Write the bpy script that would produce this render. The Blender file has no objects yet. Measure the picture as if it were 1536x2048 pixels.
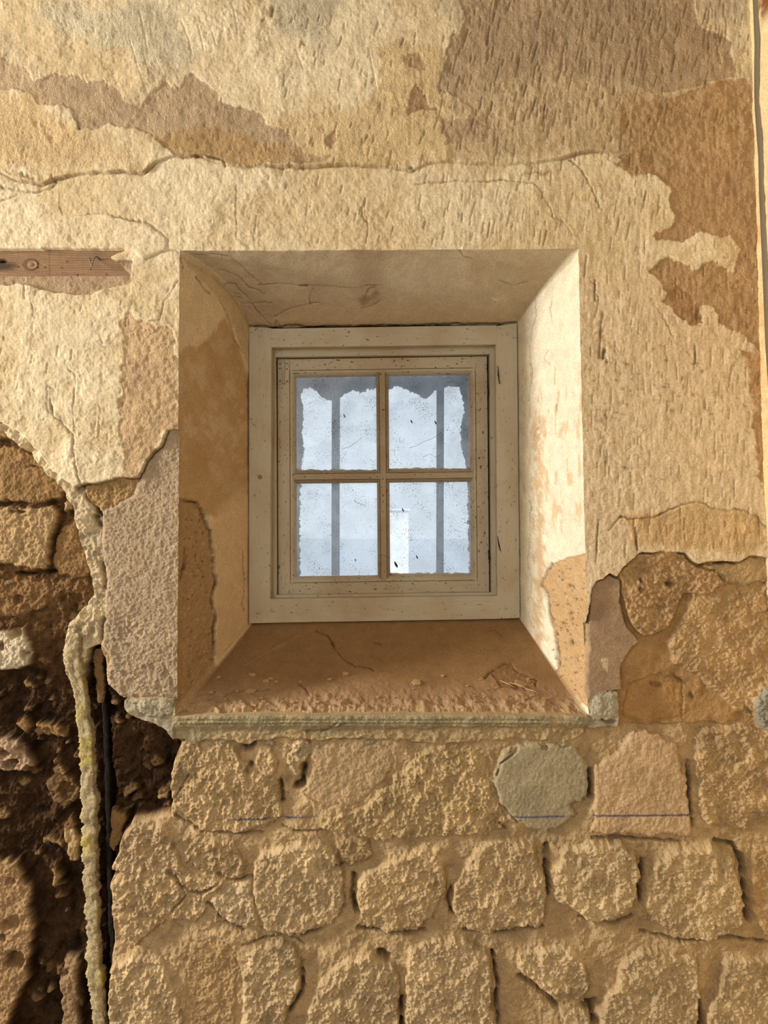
import bpy, math, random
import numpy as np
from mathutils import Vector
random.seed(7)
S = bpy.context.scene
COL = S.collection

# ------------------------------------------------------------------ camera, world, light, exposure
# 1 photograph pixel = 1 mm on the wall plane (y = 0). The room is at y < 0, outdoors at y > 0.55.
Z0 = 1.5
D = 1.479
cam = bpy.data.cameras.new('camera'); camo = bpy.data.objects.new('camera', cam); COL.objects.link(camo)
camo.location = (0, -D, Z0); camo.rotation_euler = (math.pi/2, 0, 0)
cam.sensor_fit = 'VERTICAL'; cam.sensor_height = 36; cam.lens = 36*1479/2048
cam.clip_start = .02
S.camera = camo
S.view_settings.view_transform = 'Standard'; S.view_settings.look = 'None'
S.view_settings.exposure = 0.0; S.view_settings.gamma = 1; S.view_settings.use_curve_mapping = False

w = bpy.data.worlds.new('sky'); S.world = w; w.use_nodes = True
bg = w.node_tree.nodes['Background']; bg.inputs[0].default_value = (.84, .92, 1.0, 1); bg.inputs[1].default_value = 1.34

def area(name, loc, target, sx, sy, power, col):
    l = bpy.data.lights.new(name, 'AREA'); l.shape = 'RECTANGLE'; l.size = sx; l.size_y = sy
    l.energy = power; l.color = col
    o = bpy.data.objects.new(name, l); COL.objects.link(o); o.location = loc
    o.rotation_euler = (Vector(target)-Vector(loc)).to_track_quat('-Z', 'Y').to_euler()
    return o
# daylight of the tall opening in the left wall (raking) and an added soft fill lamp behind the camera
area('raking_daylight', (-3.55, -.80, Z0+.62), (0, 0, Z0), .36, .9, 145, (1, .95, .865))
area('room_fill', (-1.3, -3.4, Z0+.75), (.1, 0, Z0), 2.6, 1.6, 56, (1, .985, .95))
sun = bpy.data.lights.new('sun', 'SUN'); sun.energy = 4.2; sun.angle = .01; sun.color = (1, .96, .9)
so = bpy.data.objects.new('sun', sun); COL.objects.link(so); so.rotation_euler = (math.radians(48), 0, math.radians(-20))

# ------------------------------------------------------------------ helpers
def lin(c):
    a = np.array(c, float)/255.
    return np.where(a <= .04045, a/12.92, ((a+.055)/1.055)**2.4)
def W(px, py, y=0.0):
    """point at depth y (m) that lies on the line of sight of photo pixel px,py"""
    s = (D+y)/D/1000.
    return Vector(((px-768)*s, y, Z0+(1024-py)*s))
rs = np.random.RandomState(3)
TAB = rs.rand(256, 256).astype(np.float32)
TABX = rs.rand(256, 256).astype(np.float32); TABY = rs.rand(256, 256).astype(np.float32)
def vn(x, y, seed=0):
    x = x+seed*37.31; y = y+seed*19.77
    xi = np.floor(x); yi = np.floor(y)
    fx = (x-xi).astype(np.float32); fy = (y-yi).astype(np.float32)
    xi = xi.astype(np.int32) & 255; yi = yi.astype(np.int32) & 255
    x1 = (xi+1) & 255; y1 = (yi+1) & 255
    fx = fx*fx*(3-2*fx); fy = fy*fy*(3-2*fy)
    a = TAB[yi, xi]; b = TAB[yi, x1]; c = TAB[y1, xi]; d = TAB[y1, x1]
    a = a+(b-a)*fx; c = c+(d-c)*fx
    return a+(c-a)*fy
def fbm(x, y, sc, octv=4, seed=0, gain=.5, ysc=None):
    ysc = ysc or sc
    t = 0; amp = 1; tot = 0
    for k in range(octv):
        t = t+amp*(vn(x/sc, y/ysc, seed+k*3)-.5); tot += amp; amp *= gain; sc /= 2.03; ysc /= 2.03
    return t*2/tot
def worley(x, y, sc, seed=0):
    x = x/sc+seed*11.3; y = y/sc+seed*7.9
    xi = np.floor(x); yi = np.floor(y)
    best = np.full(x.shape, 9., np.float32); sec = best.copy()
    for i in (-1, 0, 1):
        for j in (-1, 0, 1):
            cx = (xi+i).astype(np.int32) & 255; cy = (yi+j).astype(np.int32) & 255
            dx = xi+i+TABX[cy, cx]-x; dy = yi+j+TABY[cy, cx]-y
            d = np.sqrt(dx*dx+dy*dy).astype(np.float32)
            sec = np.minimum(sec, np.maximum(best, d)); best = np.minimum(best, d)
    return best, sec
def sm(a, b, x):
    t = np.clip((x-a)/(b-a), 0, 1); return t*t*(3-2*t)
def poly_sd(P, x, y):
    d = np.full(x.shape, 1e9, np.float32); inside = np.zeros(x.shape, bool)
    n = len(P)
    for i in range(n):
        ax, ay = P[i]; bx, by = P[(i+1) % n]
        ex, ey = bx-ax, by-ay; L = ex*ex+ey*ey+1e-9
        wx = x-ax; wy = y-ay
        t = np.clip((wx*ex+wy*ey)/L, 0, 1)
        qx = wx-ex*t; qy = wy-ey*t
        d = np.minimum(d, qx*qx+qy*qy)
        if ay != by:
            c = ((y >= ay) != (y >= by)) & (x < ax+(y-ay)*ex/ey)
            inside ^= c
    d = np.sqrt(d); return np.where(inside, -d, d)
def line_d(P, x, y):
    d = np.full(x.shape, 1e9, np.float32)
    for (ax, ay), (bx, by) in zip(P[:-1], P[1:]):
        ex, ey = bx-ax, by-ay; L = ex*ex+ey*ey+1e-9
        t = np.clip(((x-ax)*ex+(y-ay)*ey)/L, 0, 1)
        d = np.minimum(d, (x-ax-ex*t)**2+(y-ay-ey*t)**2)
    return np.sqrt(d)

def prop(o, label=None, cat=None, group=None, kind=None):
    if label: o['label'] = label
    if cat: o['category'] = cat
    if group: o['group'] = group
    if kind: o['kind'] = kind
    return o
def link_mesh(name, V, F, mat, parent=None, smooth=True, cols=None, extra=None):
    """V (n,3) array; F (m,4) or (m,3) int array or list of lists"""
    me = bpy.data.meshes.new(name)
    if isinstance(F, np.ndarray):
        k = F.shape[1]
        me.vertices.add(len(V)); me.vertices.foreach_set('co', np.asarray(V, np.float32).ravel())
        me.loops.add(F.size); me.loops.foreach_set('vertex_index', F.astype(np.int32).ravel())
        me.polygons.add(len(F)); me.polygons.foreach_set('loop_start', np.arange(0, F.size, k, dtype=np.int32))
        me.update(calc_edges=True)
    else:
        me.from_pydata([tuple(v) for v in V], [], F)
    if smooth: me.polygons.foreach_set('use_smooth', np.ones(len(me.polygons), bool))
    if cols is not None:
        a = me.color_attributes.new('col', 'FLOAT_COLOR', 'POINT')
        cc = np.ones((len(V), 4), np.float32); cc[:, :3] = cols; a.data.foreach_set('color', cc.ravel())
    if extra is not None:
        a = me.attributes.new('rough', 'FLOAT', 'POINT'); a.data.foreach_set('value', np.asarray(extra, np.float32))
    me.materials.append(mat)
    o = bpy.data.objects.new(name, me); COL.objects.link(o)
    if parent: o.parent = parent
    return o
def empty(name, loc=(0, 0, 0)):
    o = bpy.data.objects.new(name, None); COL.objects.link(o); o.location = loc; return o

# ------------------------------------------------------------------ materials
def newmat(name):
    m = bpy.data.materials.new(name); m.use_nodes = True
    nt = m.node_tree; b = nt.nodes['Principled BSDF']
    return m, nt, b
def N(nt, t, **kw):
    n = nt.nodes.new(t)
    for k, v in kw.items():
        if k in n.inputs: n.inputs[k].default_value = v
        else: setattr(n, k, v)
    return n
def mixcol(nt, a, b, fac, blend='MIX'):
    m = nt.nodes.new('ShaderNodeMix'); m.data_type = 'RGBA'; m.blend_type = blend
    for sock, v in ((m.inputs[6], a), (m.inputs[7], b), (m.inputs[0], fac)):
        if hasattr(v, 'links'): nt.links.new(v, sock)
        else: sock.default_value = v if not hasattr(v, '__len__') else (*v, 1)
    return m.outputs[2]
def masonry():
    m, nt, b = newmat('weathered masonry')
    L = nt.links.new
    at = N(nt, 'ShaderNodeAttribute', attribute_name='col'); ro = N(nt, 'ShaderNodeAttribute', attribute_name='rough')
    tc = N(nt, 'ShaderNodeTexCoord')
    n1 = N(nt, 'ShaderNodeTexNoise'); n1.inputs['Scale'].default_value = 300; n1.inputs['Detail'].default_value = 3; n1.inputs['Roughness'].default_value = .65
    n2 = N(nt, 'ShaderNodeTexNoise'); n2.inputs['Scale'].default_value = 45; n2.inputs['Detail'].default_value = 4
    L(tc.outputs['Object'], n1.inputs['Vector']); L(tc.outputs['Object'], n2.inputs['Vector'])
    r1 = N(nt, 'ShaderNodeMapRange'); r1.inputs['From Min'].default_value = .3; r1.inputs['From Max'].default_value = .7
    r1.inputs['To Min'].default_value = .80; r1.inputs['To Max'].default_value = 1.18
    L(n1.outputs['Fac'], r1.inputs['Value'])
    r2 = N(nt, 'ShaderNodeMapRange'); r2.inputs['From Min'].default_value = .3; r2.inputs['From Max'].default_value = .7
    r2.inputs['To Min'].default_value = .93; r2.inputs['To Max'].default_value = 1.07
    L(n2.outputs['Fac'], r2.inputs['Value'])
    mu = N(nt, 'ShaderNodeMath', operation='MULTIPLY'); L(r1.outputs[0], mu.inputs[0]); L(r2.outputs[0], mu.inputs[1])
    vm = N(nt, 'ShaderNodeVectorMath', operation='SCALE'); L(at.outputs['Color'], vm.inputs[0]); L(mu.outputs[0], vm.inputs['Scale'])
    L(vm.outputs[0], b.inputs['Base Color'])
    b.inputs['Roughness'].default_value = .92; b.inputs['Specular IOR Level'].default_value = .15
    bp = N(nt, 'ShaderNodeBump'); bp.inputs['Distance'].default_value = .0042
    L(ro.outputs['Fac'], bp.inputs['Strength']); L(n1.outputs['Fac'], bp.inputs['Height']); L(bp.outputs[0], b.inputs['Normal'])
    return m
M_MAS = masonry()
def painted_wood(name, base, dirt, axis, chip=.66):
    m, nt, b = newmat(name); L = nt.links.new
    tc = N(nt, 'ShaderNodeTexCoord'); mp = N(nt, 'ShaderNodeMapping')
    mp.inputs['Scale'].default_value = (30, 30, 3) if axis == 'z' else (3, 30, 30)
    L(tc.outputs['Object'], mp.inputs['Vector'])
    g = N(nt, 'ShaderNodeTexNoise'); g.inputs['Scale'].default_value = 6; g.inputs['Detail'].default_value = 4; L(mp.outputs[0], g.inputs['Vector'])
    c1 = mixcol(nt, [v*.86 for v in base], [v*1.12 for v in base], g.outputs['Fac'])
    bl = N(nt, 'ShaderNodeTexNoise'); bl.inputs['Scale'].default_value = 9; bl.inputs['Detail'].default_value = 5; L(tc.outputs['Object'], bl.inputs['Vector'])
    rb = N(nt, 'ShaderNodeMapRange'); rb.inputs['From Min'].default_value = .42; rb.inputs['From Max'].default_value = .72; L(bl.outputs['Fac'], rb.inputs['Value'])
    c2 = mixcol(nt, c1, (base[0]*.80, base[1]*.70, base[2]*.60), rb.outputs[0])
    mp2 = N(nt, 'ShaderNodeMapping'); mp2.inputs['Scale'].default_value = (1, 1, .45) if axis == 'z' else (.45, 1, 1); L(tc.outputs['Object'], mp2.inputs['Vector'])
    sp = N(nt, 'ShaderNodeTexNoise'); sp.inputs['Scale'].default_value = 230; sp.inputs['Detail'].default_value = 3; sp.inputs['Roughness'].default_value = .6
    L(mp2.outputs[0], sp.inputs['Vector'])
    rp = N(nt, 'ShaderNodeMapRange'); rp.inputs['From Min'].default_value = chip; rp.inputs['From Max'].default_value = chip+.05; L(sp.outputs['Fac'], rp.inputs['Value'])
    c3 = mixcol(nt, c2, dirt, rp.outputs[0])
    L(c3, b.inputs['Base Color']); b.inputs['Roughness'].default_value = .7; b.inputs['Specular IOR Level'].default_value = .25
    bp = N(nt, 'ShaderNodeBump'); bp.inputs['Distance'].default_value = .0012; bp.inputs['Strength'].default_value = .5
    ad = N(nt, 'ShaderNodeMath', operation='SUBTRACT'); L(g.outputs['Fac'], ad.inputs[0]); L(rp.outputs[0], ad.inputs[1])
    L(ad.outputs[0], bp.inputs['Height']); L(bp.outputs[0], b.inputs['Normal'])
    return m
PAINT = tuple(lin((190, 178, 154))); DIRT = tuple(lin((74, 52, 34)))
M_BAV = painted_wood('glazing bar paint upright', tuple(lin((172, 155, 128))), DIRT, 'z', .62)
M_BAH = painted_wood('glazing bar paint level', tuple(lin((172, 155, 128))), DIRT, 'x', .62)
M_FRV = painted_wood('frame paint upright', PAINT, DIRT, 'z', .66)
M_FRH = painted_wood('frame paint level', PAINT, DIRT, 'x', .66)
PS = tuple(lin((187, 173, 148)))
M_SAV = painted_wood('sash paint upright', PS, DIRT, 'z', .625)
M_SAH = painted_wood('sash paint level', PS, DIRT, 'x', .625)
def plain(name, col, rough=.8, metal=0., bump=.4, sc=200, var=.25):
    m, nt, b = newmat(name); L = nt.links.new
    tc = N(nt, 'ShaderNodeTexCoord'); n = N(nt, 'ShaderNodeTexNoise'); n.inputs['Scale'].default_value = sc; n.inputs['Detail'].default_value = 4
    L(tc.outputs['Object'], n.inputs['Vector'])
    c = mixcol(nt, [v*(1-var) for v in col], [v*(1+var) for v in col], n.outputs['Fac'])
    L(c, b.inputs['Base Color']); b.inputs['Roughness'].default_value = rough; b.inputs['Metallic'].default_value = metal
    bp = N(nt, 'ShaderNodeBump'); bp.inputs['Distance'].default_value = .001; bp.inputs['Strength'].default_value = bump
    L(n.outputs['Fac'], bp.inputs['Height']); L(bp.outputs[0], b.inputs['Normal'])
    return m
M_ROOM = plain('room plaster', lin((190, 183, 170)), sc=30)
M_FLOOR = plain('dusty floor', lin((140, 128, 108)), sc=20)
M_OUT = plain('outside render', lin((98, 106, 114)), sc=60)
M_TERR = plain('pale terrace', lin((176, 184, 194)), sc=2, var=.05)
M_WHITE = plain('white outdoor render', lin((240, 240, 238)), sc=2, var=.03)
M_IRON = plain('grey iron', lin((88, 98, 104)), .6, .2)
M_DARK = plain('blackened iron', lin((40, 34, 30)), .6, .3)
M_NAIL = plain('bare nail steel', lin((120, 112, 98)), .45, .7)
M_SHADOW = plain('dull grey shadow band', lin((118, 104, 80)), .7)
M_FLAKE = plain('loose plaster', lin((168, 134, 92)), .9)
M_STRAW = plain('straw', lin((188, 152, 106)), .8)
M_WEB = plain('grey cobweb thread', lin((92, 88, 80)), .9)
def glass():
    m, nt, b = newmat('dusty glass'); L = nt.links.new; nt.nodes.remove(b)
    out = nt.nodes['Material Output']; tc = N(nt, 'ShaderNodeTexCoord')
    tr = N(nt, 'ShaderNodeBsdfTransparent'); tr.inputs[0].default_value = (.90, .94, .96, 1)
    tl = N(nt, 'ShaderNodeBsdfTranslucent'); tl.inputs[0].default_value = (.92, .94, .95, 1)
    gl = N(nt, 'ShaderNodeBsdfGlossy'); gl.inputs['Roughness'].default_value = .15; gl.inputs[0].default_value = (.5, .5, .5, 1)
    di = N(nt, 'ShaderNodeBsdfDiffuse'); di.inputs[0].default_value = (*lin((70, 62, 50)), 1)
    n1 = N(nt, 'ShaderNodeTexNoise'); n1.inputs['Scale'].default_value = 14; n1.inputs['Detail'].default_value = 8; n1.inputs['Roughness'].default_value = .75
    L(tc.outputs['Object'], n1.inputs['Vector'])
    r = N(nt, 'ShaderNodeMapRange'); r.inputs['From Min'].default_value = .3; r.inputs['From Max'].default_value = .7; r.inputs['To Min'].default_value = .36; r.inputs['To Max'].default_value = .74
    L(n1.outputs['Fac'], r.inputs['Value'])
    m1 = N(nt, 'ShaderNodeMixShader'); L(r.outputs[0], m1.inputs[0]); L(tr.outputs[0], m1.inputs[1]); L(tl.outputs[0], m1.inputs[2])
    m0 = N(nt, 'ShaderNodeMixShader'); m0.inputs[0].default_value = .04; L(m1.outputs[0], m0.inputs[1]); L(gl.outputs[0], m0.inputs[2])
    n2 = N(nt, 'ShaderNodeTexNoise'); n2.inputs['Scale'].default_value = 330; n2.inputs['Detail'].default_value = 2
    n3 = N(nt, 'ShaderNodeTexNoise'); n3.inputs['Scale'].default_value = 22
    L(tc.outputs['Object'], n2.inputs['Vector']); L(tc.outputs['Object'], n3.inputs['Vector'])
    ad = N(nt, 'ShaderNodeMath', operation='MULTIPLY_ADD'); L(n3.outputs['Fac'], ad.inputs[0]); ad.inputs[1].default_value = .35; L(n2.outputs['Fac'], ad.inputs[2])
    r2 = N(nt, 'ShaderNodeMapRange'); r2.inputs['From Min'].default_value = .80; r2.inputs['From Max'].default_value = .86; r2.inputs['To Max'].default_value = .75; L(ad.outputs[0], r2.inputs['Value'])
    m2 = N(nt, 'ShaderNodeMixShader'); L(r2.outputs[0], m2.inputs[0]); L(m0.outputs[0], m2.inputs[1]); L(di.outputs[0], m2.inputs[2])
    L(m2.outputs[0], out.inputs['Surface'])
    return m
M_GLASS = glass()

# ------------------------------------------------------------------ the wall: one relief, cut into its stones and coats
def axis(a, b, step, lo, hi, grow=1.22):
    mid = list(np.arange(a, b+.1, step)); l = []; s = step; x = a
    while x > lo: s *= grow; x -= s; l.append(max(x, lo))
    r = []; s = step; x = b
    while x < hi: s *= grow; x += s; r.append(min(x, hi))
    return np.array(l[::-1]+mid+r)
xc = axis(-64, 1552, 1.6, -2700, 1600, 1.06)
yc = axis(-46, 2094, 1.5, -226, 2524)
yc = np.concatenate([yc[yc < -46], np.arange(-46, 829, 2.1), yc[yc > 829.5]])
IA = int(np.searchsorted(xc, 354)); IB = int(np.searchsorted(xc, 1168)); JA = int(np.searchsorted(yc, 500)); JB = int(np.searchsorted(yc, 1430))
GX, GY = np.meshgrid(xc.astype(np.float32), yc.astype(np.float32))
# pull the grid lines onto the real (slightly leaning, chipped) edges of the opening
tY = np.clip((GY-500)/930, 0, 1)
dl = (358-8*tY)-354 + 1.6*fbm(GY*0+5, GY, 26, 4, 4)
dr = (1157+21*tY)-1168 + 1.6*fbm(GY*0+9, GY, 30, 4, 9)
fade = sm(380, 470, GY)*(1-sm(1460, 1560, GY))
wl = np.clip(1-np.abs(GX-354)/120, 0, 1); wr = np.clip(1-np.abs(GX-1168)/120, 0, 1)
X = GX+(dl*wl+dr*wr)*fade
fx = sm(250, 350, GX)*(1-sm(1175, 1270, GX))
wt = np.clip(1-np.abs(GY-500)/90, 0, 1); wb = np.clip(1-np.abs(GY-1430)/50, 0, 1)
tX = np.clip((GX-354)/814, 0, 1)
Y = GY+fx*(wt*(1.5-3.5*tX+1.2*fbm(GX, GX*0+3, 22, 4, 14))+wb*(1.5*fbm(GX, GX*0+8, 18, 4, 12)))
del wl, wr, wt, wb, tX, tY
SH = X.shape
wx1 = fbm(X, Y, 30, 5, 31); wy1 = fbm(X, Y, 30, 5, 47)
Xr = X+7*wx1; Yr = Y+7*wy1                 # ragged coordinates
H = np.zeros(SH, np.float32); C = np.zeros(SH+(3,), np.float32); RO = np.full(SH, .5, np.float32)
ID = np.zeros(SH, np.int16)                  # 0 = wall body, others = parts
names = {0: ('wall_back', None)}
def new_part(name, label=None):
    k = len(names); names[k] = (name, label); return k
def sl(P, m=30):
    P = np.array(P); x0, y0 = P.min(0)-m; x1, y1 = P.max(0)+m
    i0, i1 = np.searchsorted(xc, [x0, x1]); j0, j1 = np.searchsorted(yc, [y0, y1])
    return (slice(j0, j1), slice(i0, i1))
def setcol(s, a, col):
    C[s] += (col-C[s])*a[..., None]

n40 = fbm(X, Y, 42, 4, 1); n14 = fbm(X, Y, 14, 3, 2); n6 = fbm(X, Y, 6.5, 2, 3)
n120 = fbm(X, Y, 130, 5, 5); nv = fbm(X, Y, 7, 3, 21, .6, 40)      # nv: upright brush grain
g18 = fbm(X, Y, 19, 5, 131, .68, 25); n9 = fbm(X+.25*Y, Y, 9, 3, 137, .7, 12); n4 = fbm(X, Y, 4.2, 2, 139, .7)
ed9 = fbm(X, Y, 13, 3, 143, .6); ed9b = fbm(X, Y, 13, 3, 149, .6)
rid = 1-np.abs(fbm(X, Y, 22, 4, 6, .55, 30))*2.2                       # ridged stone tooling
wf, ws = worley(X+2*wx1, Y+2*wy1, 9, 2)

# body of the wall: mud mortar between the stones
c_mort = lin((194, 162, 114)); c_stone = lin((206, 178, 132))
H[:] = -25+9*fbm(X, Y, 75, 3, 151)+7*n40+5.0*g18+2.2*n9+1.1*n4
C[:] = c_mort*(1+.22*n40[..., None]+.15*n14[..., None])
RO[:] = .8

stones = [
 # (polygon, level mm, roughness, colour, label)
 ([(345,1520),(360,1488),(382,1472),(432,1467),(465,1495),(478,1525),(505,1548),(548,1560),(560,1592),(560,1640),(520,1665),(420,1672),(380,1650),(340,1635),(333,1580)], -17, 1, (200,168,118), None),
 ([(515,1506),(543,1502),(552,1530),(546,1560),(520,1556),(510,1535)], -16, .7, (196,164,116), None),
 ([(577,1492),(600,1478),(620,1500),(612,1540),(600,1562),(585,1556),(572,1530)], -15, .8, (206,176,128), None),
 ([(620,1497),(700,1482),(760,1490),(796,1530),(770,1570),(735,1605),(700,1622),(650,1620),(604,1592),(622,1560)], -21, .25, (186,156,112), 'smooth-faced brown stone under the middle of the sill'),
 ([(735,1618),(805,1550),(838,1510),(920,1490),(984,1530),(988,1590),(1022,1650),(1010,1668),(940,1682),(850,1680),(760,1690),(700,1680),(640,1662),(655,1642)], -15, 1, (204,172,118), None),
 ([(1005,1512),(1035,1493),(1100,1488),(1145,1493),(1170,1520),(1182,1555),(1178,1598),(1150,1615),(1162,1630),(1130,1655),(1095,1674),(1060,1662),(1040,1648),(1000,1610),(990,1572),(995,1532)], -11, .12, (172,157,122), 'round grey mortar-smoothed stone with a blue chalk line'),
 ([(1188,1542),(1215,1528),(1245,1503),(1268,1468),(1300,1460),(1330,1478),(1360,1495),(1372,1540),(1385,1600),(1390,1680),(1186,1674),(1193,1618)], -11, .22, (200,166,122), 'flat-faced pinkish stone crossed by the blue chalk line'),
 ([(1396,1540),(1400,1482),(1440,1457),(1500,1450),(1590,1460),(1595,1600),(1560,1640),(1500,1668),(1450,1664),(1410,1640)], -14, .9, (198,164,114), None),
 ([(230,1690),(258,1655),(330,1662),(345,1700),(362,1742),(400,1762),(440,1774),(418,1805),(385,1860),(330,1852),(262,1905),(232,1865),(213,1810),(216,1745)], -14, 1, (204,172,124), None),
 ([(350,1680),(400,1682),(460,1692),(490,1738),(482,1762),(444,1768),(382,1748),(354,1720)], -18, 1, (196,164,116), None),
 ([(412,1812),(450,1782),(496,1768),(508,1828),(514,1862),(470,1866),(430,1852)], -17, .9, (206,178,134), None),
 ([(500,1740),(520,1712),(560,1700),(600,1692),(640,1695),(668,1710),(680,1738),(686,1772),(684,1822),(662,1858),(620,1866),(590,1880),(550,1880),(522,1864),(517,1830),(502,1792)], -12, .85, (206,176,128), None),
 ([(674,1697),(700,1684),(733,1691),(744,1714),(730,1733),(700,1737),(680,1724)], -16, .8, (182,150,102), None),
 ([(712,1772),(740,1747),(790,1722),(850,1694),(880,1702),(894,1760),(888,1802),(862,1848),(840,1870),(800,1868),(770,1878),(735,1864),(716,1840),(712,1806)], -13, .85, (204,172,122), None),
 ([(905,1792),(930,1742),(950,1702),(990,1688),(1050,1692),(1080,1702),(1082,1730),(1092,1760),(1094,1830),(1080,1860),(1050,1862),(1010,1868),(970,1880),(930,1864),(907,1832)], -11, .9, (206,174,124), None),
 ([(1112,1745),(1130,1706),(1180,1690),(1240,1692),(1275,1712),(1287,1750),(1284,1790),(1263,1828),(1240,1848),(1190,1858),(1160,1835),(1118,1818),(1106,1780)], -9, .85, (212,182,132), None),
 ([(1300,1772),(1312,1732),(1345,1708),(1390,1694),(1450,1697),(1478,1722),(1490,1790),(1494,1850),(1470,1876),(1420,1888),(1370,1880),(1312,1858),(1297,1820)], -10, .85, (208,178,128), None),
 ([(1508,1722),(1520,1696),(1590,1694),(1595,1880),(1540,1880),(1513,1830)], -16, .6, (196,160,108), None),
 ([(212,1950),(258,1920),(318,1930),(350,2000),(362,2060),(340,2240),(205,2240)], -13, 1, (208,178,130), None),
 ([(370,1900),(440,1888),(474,1925),(470,2010),(460,2240),(370,2240),(366,2000)], -22, .5, (184,150,100), None),
 ([(482,1942),(500,1914),(560,1892),(588,1910),(603,1940),(595,1990),(570,2020),(562,2240),(480,2240)], -13, .9, (206,176,128), None),
 ([(610,2032),(645,1962),(680,1932),(740,1922),(788,1940),(798,1980),(796,2060),(796,2240),(600,2240)], -14, .9, (204,174,126), None),
 ([(812,1962),(822,1902),(880,1887),(940,1892),(978,1920),(984,1990),(993,2060),(993,2240),(811,2240),(810,2020)], -11, .9, (208,178,130), None),
 ([(1035,1920),(1080,1902),(1140,1902),(1170,1930),(1184,1980),(1174,2018),(1140,1998),(1110,2008),(1078,1980),(1046,1958)], -14, .9, (206,176,128), None),
 ([(1126,2034),(1165,2028),(1190,2050),(1186,2240),(1120,2240)], -17, .8, (204,176,130), None),
 ([(1212,2002),(1242,1982),(1252,1932),(1290,1907),(1340,1917),(1399,1927),(1404,2000),(1402,2240),(1200,2240),(1206,2050)], -10, .9, (208,178,130), None),
 ([(1420,2040),(1440,2000),(1455,1944),(1480,1924),(1540,1932),(1595,1930),(1595,2240),(1420,2240)], -12, .9, (208,178,130), None),
]
for y0, y1, x0 in ((2252, 2380, 200), (2392, 2530, 150)):         # courses below the frame
    x = x0
    while x < 1560:
        w_ = random.uniform(120, 210)
        x1 = min(x+w_, 1596)
        stones.append(([(x+8, y0+20), (x+30, y0+4), (x1-30, y0), (x1-8, y0+24), (x1-10, y1-20), (x1-34, y1-4), (x+30, y1), (x+10, y1-22)], -14, .9, (204, 174, 126), None)); x = x1+8
def lay_stone(P, lev, rough, col, label, dark=1.0, k=None, name='stone', rnd=9, pud=None):
    s = sl(P, 34)
    x, y = Xr[s], Yr[s]
    d = poly_sd(P, x+6*ed9[s], y+6*ed9b[s])+2.2*n4[s]*rough
    cx = np.mean([p[0] for p in P]); cy = np.mean([p[1] for p in P])
    r1, r2 = random.uniform(-.03, .03), random.uniform(-.03, .03)
    edge = np.clip(-d, 0, rnd)/rnd
    h = lev-(1-np.sqrt(np.clip(1-(1-edge)**2, 0, 1)))*7+(x-cx)*r1+(y-cy)*r2
    h = h+rough*(6.0*n40[s]+8.5*g18[s]+5.6*n9[s]+3.2*n4[s]+1.6*(rid[s]-.5))+.45*n4[s]+.4*n9[s]
    hh = max(p[1] for p in P)-cy; wt_ = 1.6+8*sm(.25, 1, (cy-y)/hh)*(.5+sm(-.4, .3, n40[s]))*min(rough, 1)
    a = sm(7, -3, d) if lev < -38 else np.clip((wt_-d)/(2*wt_), 0, 1)**1.3
    H[s] += (h-H[s])*a
    c = lin(col)*dark
    cc = c*(1+(.12+.22*rough)*n40[s][..., None]+.16*n14[s][..., None]*(.4+rough)+.10*n120[s][..., None])
    C[s] += (cc-C[s])*sm(2, -3, d)[..., None]
    RO[s] = np.where(d < 0, .35+.6*rough, RO[s])
    k = k or new_part(name, label)
    ID[s] = np.where(d < 0, k, ID[s])
    return k
for st in stones: lay_stone(*st)

def crack(P, wd=1.6, dep=4., col=(88, 64, 40), amt=.75, jit=1.0, taper=True):
    s = sl(P, 14)
    x = X[s]+jit*(5*wx1[s]+2.5*n6[s]); y = Y[s]+jit*(5*wy1[s]-2.5*n6[s])
    d = line_d(P, x, y)
    g = np.exp(-(d/wd)**2)*(.65+.6*n14[s])
    g = np.clip(g, 0, 1)
    H[s] -= dep*g
    setcol(s, np.clip(g*amt, 0, 1), lin(col))
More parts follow.
